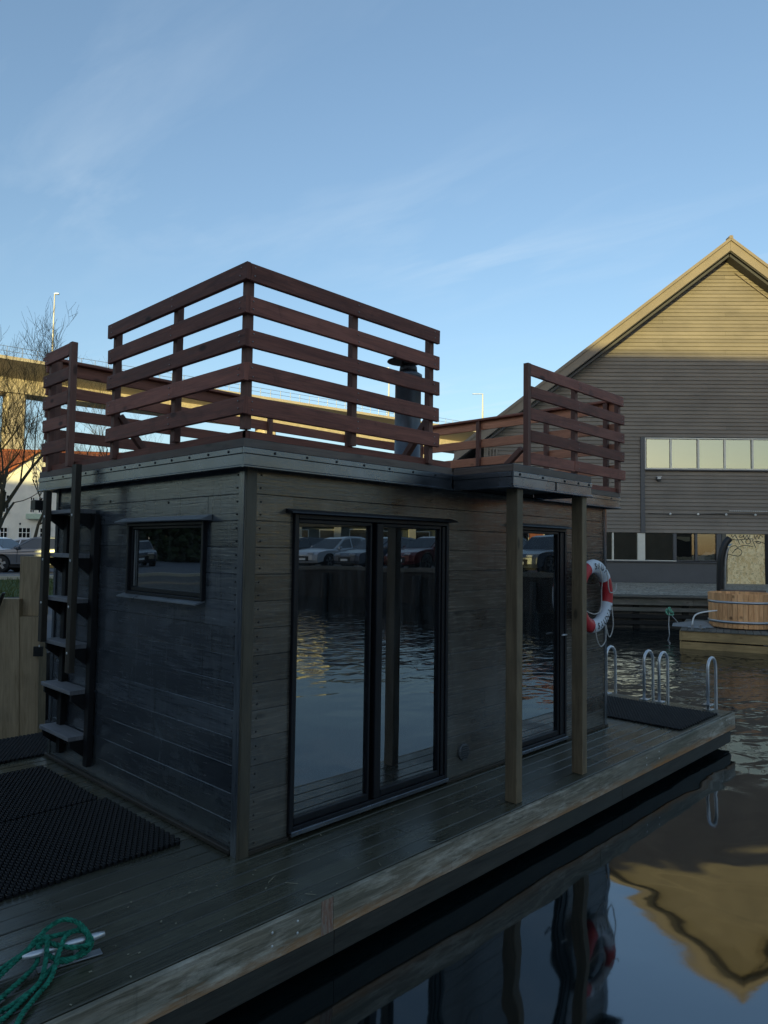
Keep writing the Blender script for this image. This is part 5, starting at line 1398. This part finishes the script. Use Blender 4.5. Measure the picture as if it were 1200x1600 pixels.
def line_s(px):       # distance along the bridge front face where it crosses picture column px
    v = F + R2*((px-600)/1112.9) - U2*((700-800)/1112.9)
    # CAM + t v = BR + s BD  (xy)
    det = v.x*(-BD.y)-v.y*(-BD.x); rx, ry = BR.x-CAM.x, BR.y-CAM.y
    return (v.x*ry-v.y*rx)/det
pxs = [24, 423, 664]
for px in pxs:
    s_ = -line_s(px) if False else line_s(px)
    w = 1.0
    mb = MB(); mb.box((s_-w, .3, -4), (s_+w, 3.1, zb-.002), .15); mb.build('pier', M['gold'], G)
for s_ in (line_s(24)-30, line_s(24)-60): MB().box((s_-1, .3, -4), (s_+1, 3.1, zb-.002), .15).build('pier', M['gold'], G)
# lamp posts on the bridge
def lamp(px, ptop, pbot, d_, label, head=1.2):
    a, b = D(px, pbot, d_), D(px+ (1 if px < 200 else 0), ptop, d_)
    o = empty('street_lamp', tuple(a), 0, label, 'street lamp', 'lamp posts standing on the bridge')
    H_ = b.z-a.z
    MB().tube([(0, 0, 0), (0, 0, H_)], [.0016*d_*.9, .0009*d_*.9], 8).build('pole', M['white2'], o)
    ax = -R2 if px > 200 else R2
    MB().bar(Vector((0, 0, H_)), Vector((0, 0, H_))+ax*head, .3, .12).build('lamp_head', M['alu'], o)
lamp(81, 457, 575, 84, 'tall sunlit white lamp post above the bridge at the left', .5)
lamp(754, 615, 662, 150, 'thin grey lamp post right of the roof railing', 2.2)
lamp(607, 574, 652, 125, 'thin grey lamp post seen through the railing beside the chimney', 1.5)

#SECTION trees
def tree(name, base, height, lean, label, seed, levels=6, trunk_r=.2, spread=.55, up=.25, n0=3):
    rt = random.Random(seed); tr, cr = MB(), MB()
    root = empty(name, tuple(base), 0, label, 'tree')
    def grow(p, d_, L_, r_, lev):
        n = 4; pts = [p]; rad = [r_]; dd = d_.copy()
        for k in range(n):
            dd = (dd+Vector((rt.uniform(-.16, .16), rt.uniform(-.16, .16), rt.uniform(-.06, .14)))).normalized()
            pts.append(pts[-1]+dd*L_/n); rad.append(r_*(1-.11*(k+1)))
        big = lev >= levels-2
        (tr if big else cr).tube(pts, rad, 7 if big else (4 if lev > 1 else 3), cap=False)
        if lev == 0: return
        nb_ = rt.choice((2, 3, 3, 4)) if lev > 1 else rt.choice((3, 4))
        for k in range(nb_):
            f_ = rt.uniform(.45, 1) if k else 1; i0 = min(int(f_*n), n)
            ax = Vector((rt.uniform(-1, 1), rt.uniform(-1, 1), rt.uniform(-.6, 1))).normalized()
            nd = (dd*(1-spread*rt.uniform(.6, 1.1))+ax*spread+Vector((0, 0, up*.5))).normalized()
            grow(pts[i0], nd, L_*rt.uniform(.62, .82), max(rad[i0]*rt.uniform(.5, .68), .005), lev-1)
    grow(Vector((0, 0, -.1)), Vector(lean).normalized(), height*.33, trunk_r, levels)
    tr.build('trunk', M['bark'], root); cr.build('crown', M['bark'], root)
    return root
b1 = D(-20, 905, 22); b1.z = GZ
tree('bare_tree', b1, 9.0, (.18, -.1, 1), 'bare winter tree with spreading dark branches left of the cabin', 21, 7, .15, .55, up=.55)
b2 = D(150, 880, 46); b2.z = GZ
tree('bare_tree', b2, 13.2, (0, 0, 1), 'bare tree behind the cabin roof, twigs showing over the far railing', 4, 6, .24, .5)
b3 = D(-60, 880, 50); b3.z = GZ
tree('bare_tree', b3, 19, (.1, 0, 1), 'tall fine twigged bare tree at the left edge in front of the bridge', 8, 6, .26, .5)
b4 = D(45, 880, 52); b4.z = GZ
tree('bare_tree', b4, 11.5, (.1, 0, 1), 'slim bare tree in front of the white house', 15, 6, .15, .5)
b5 = D(640, 880, 60); b5.z = GZ
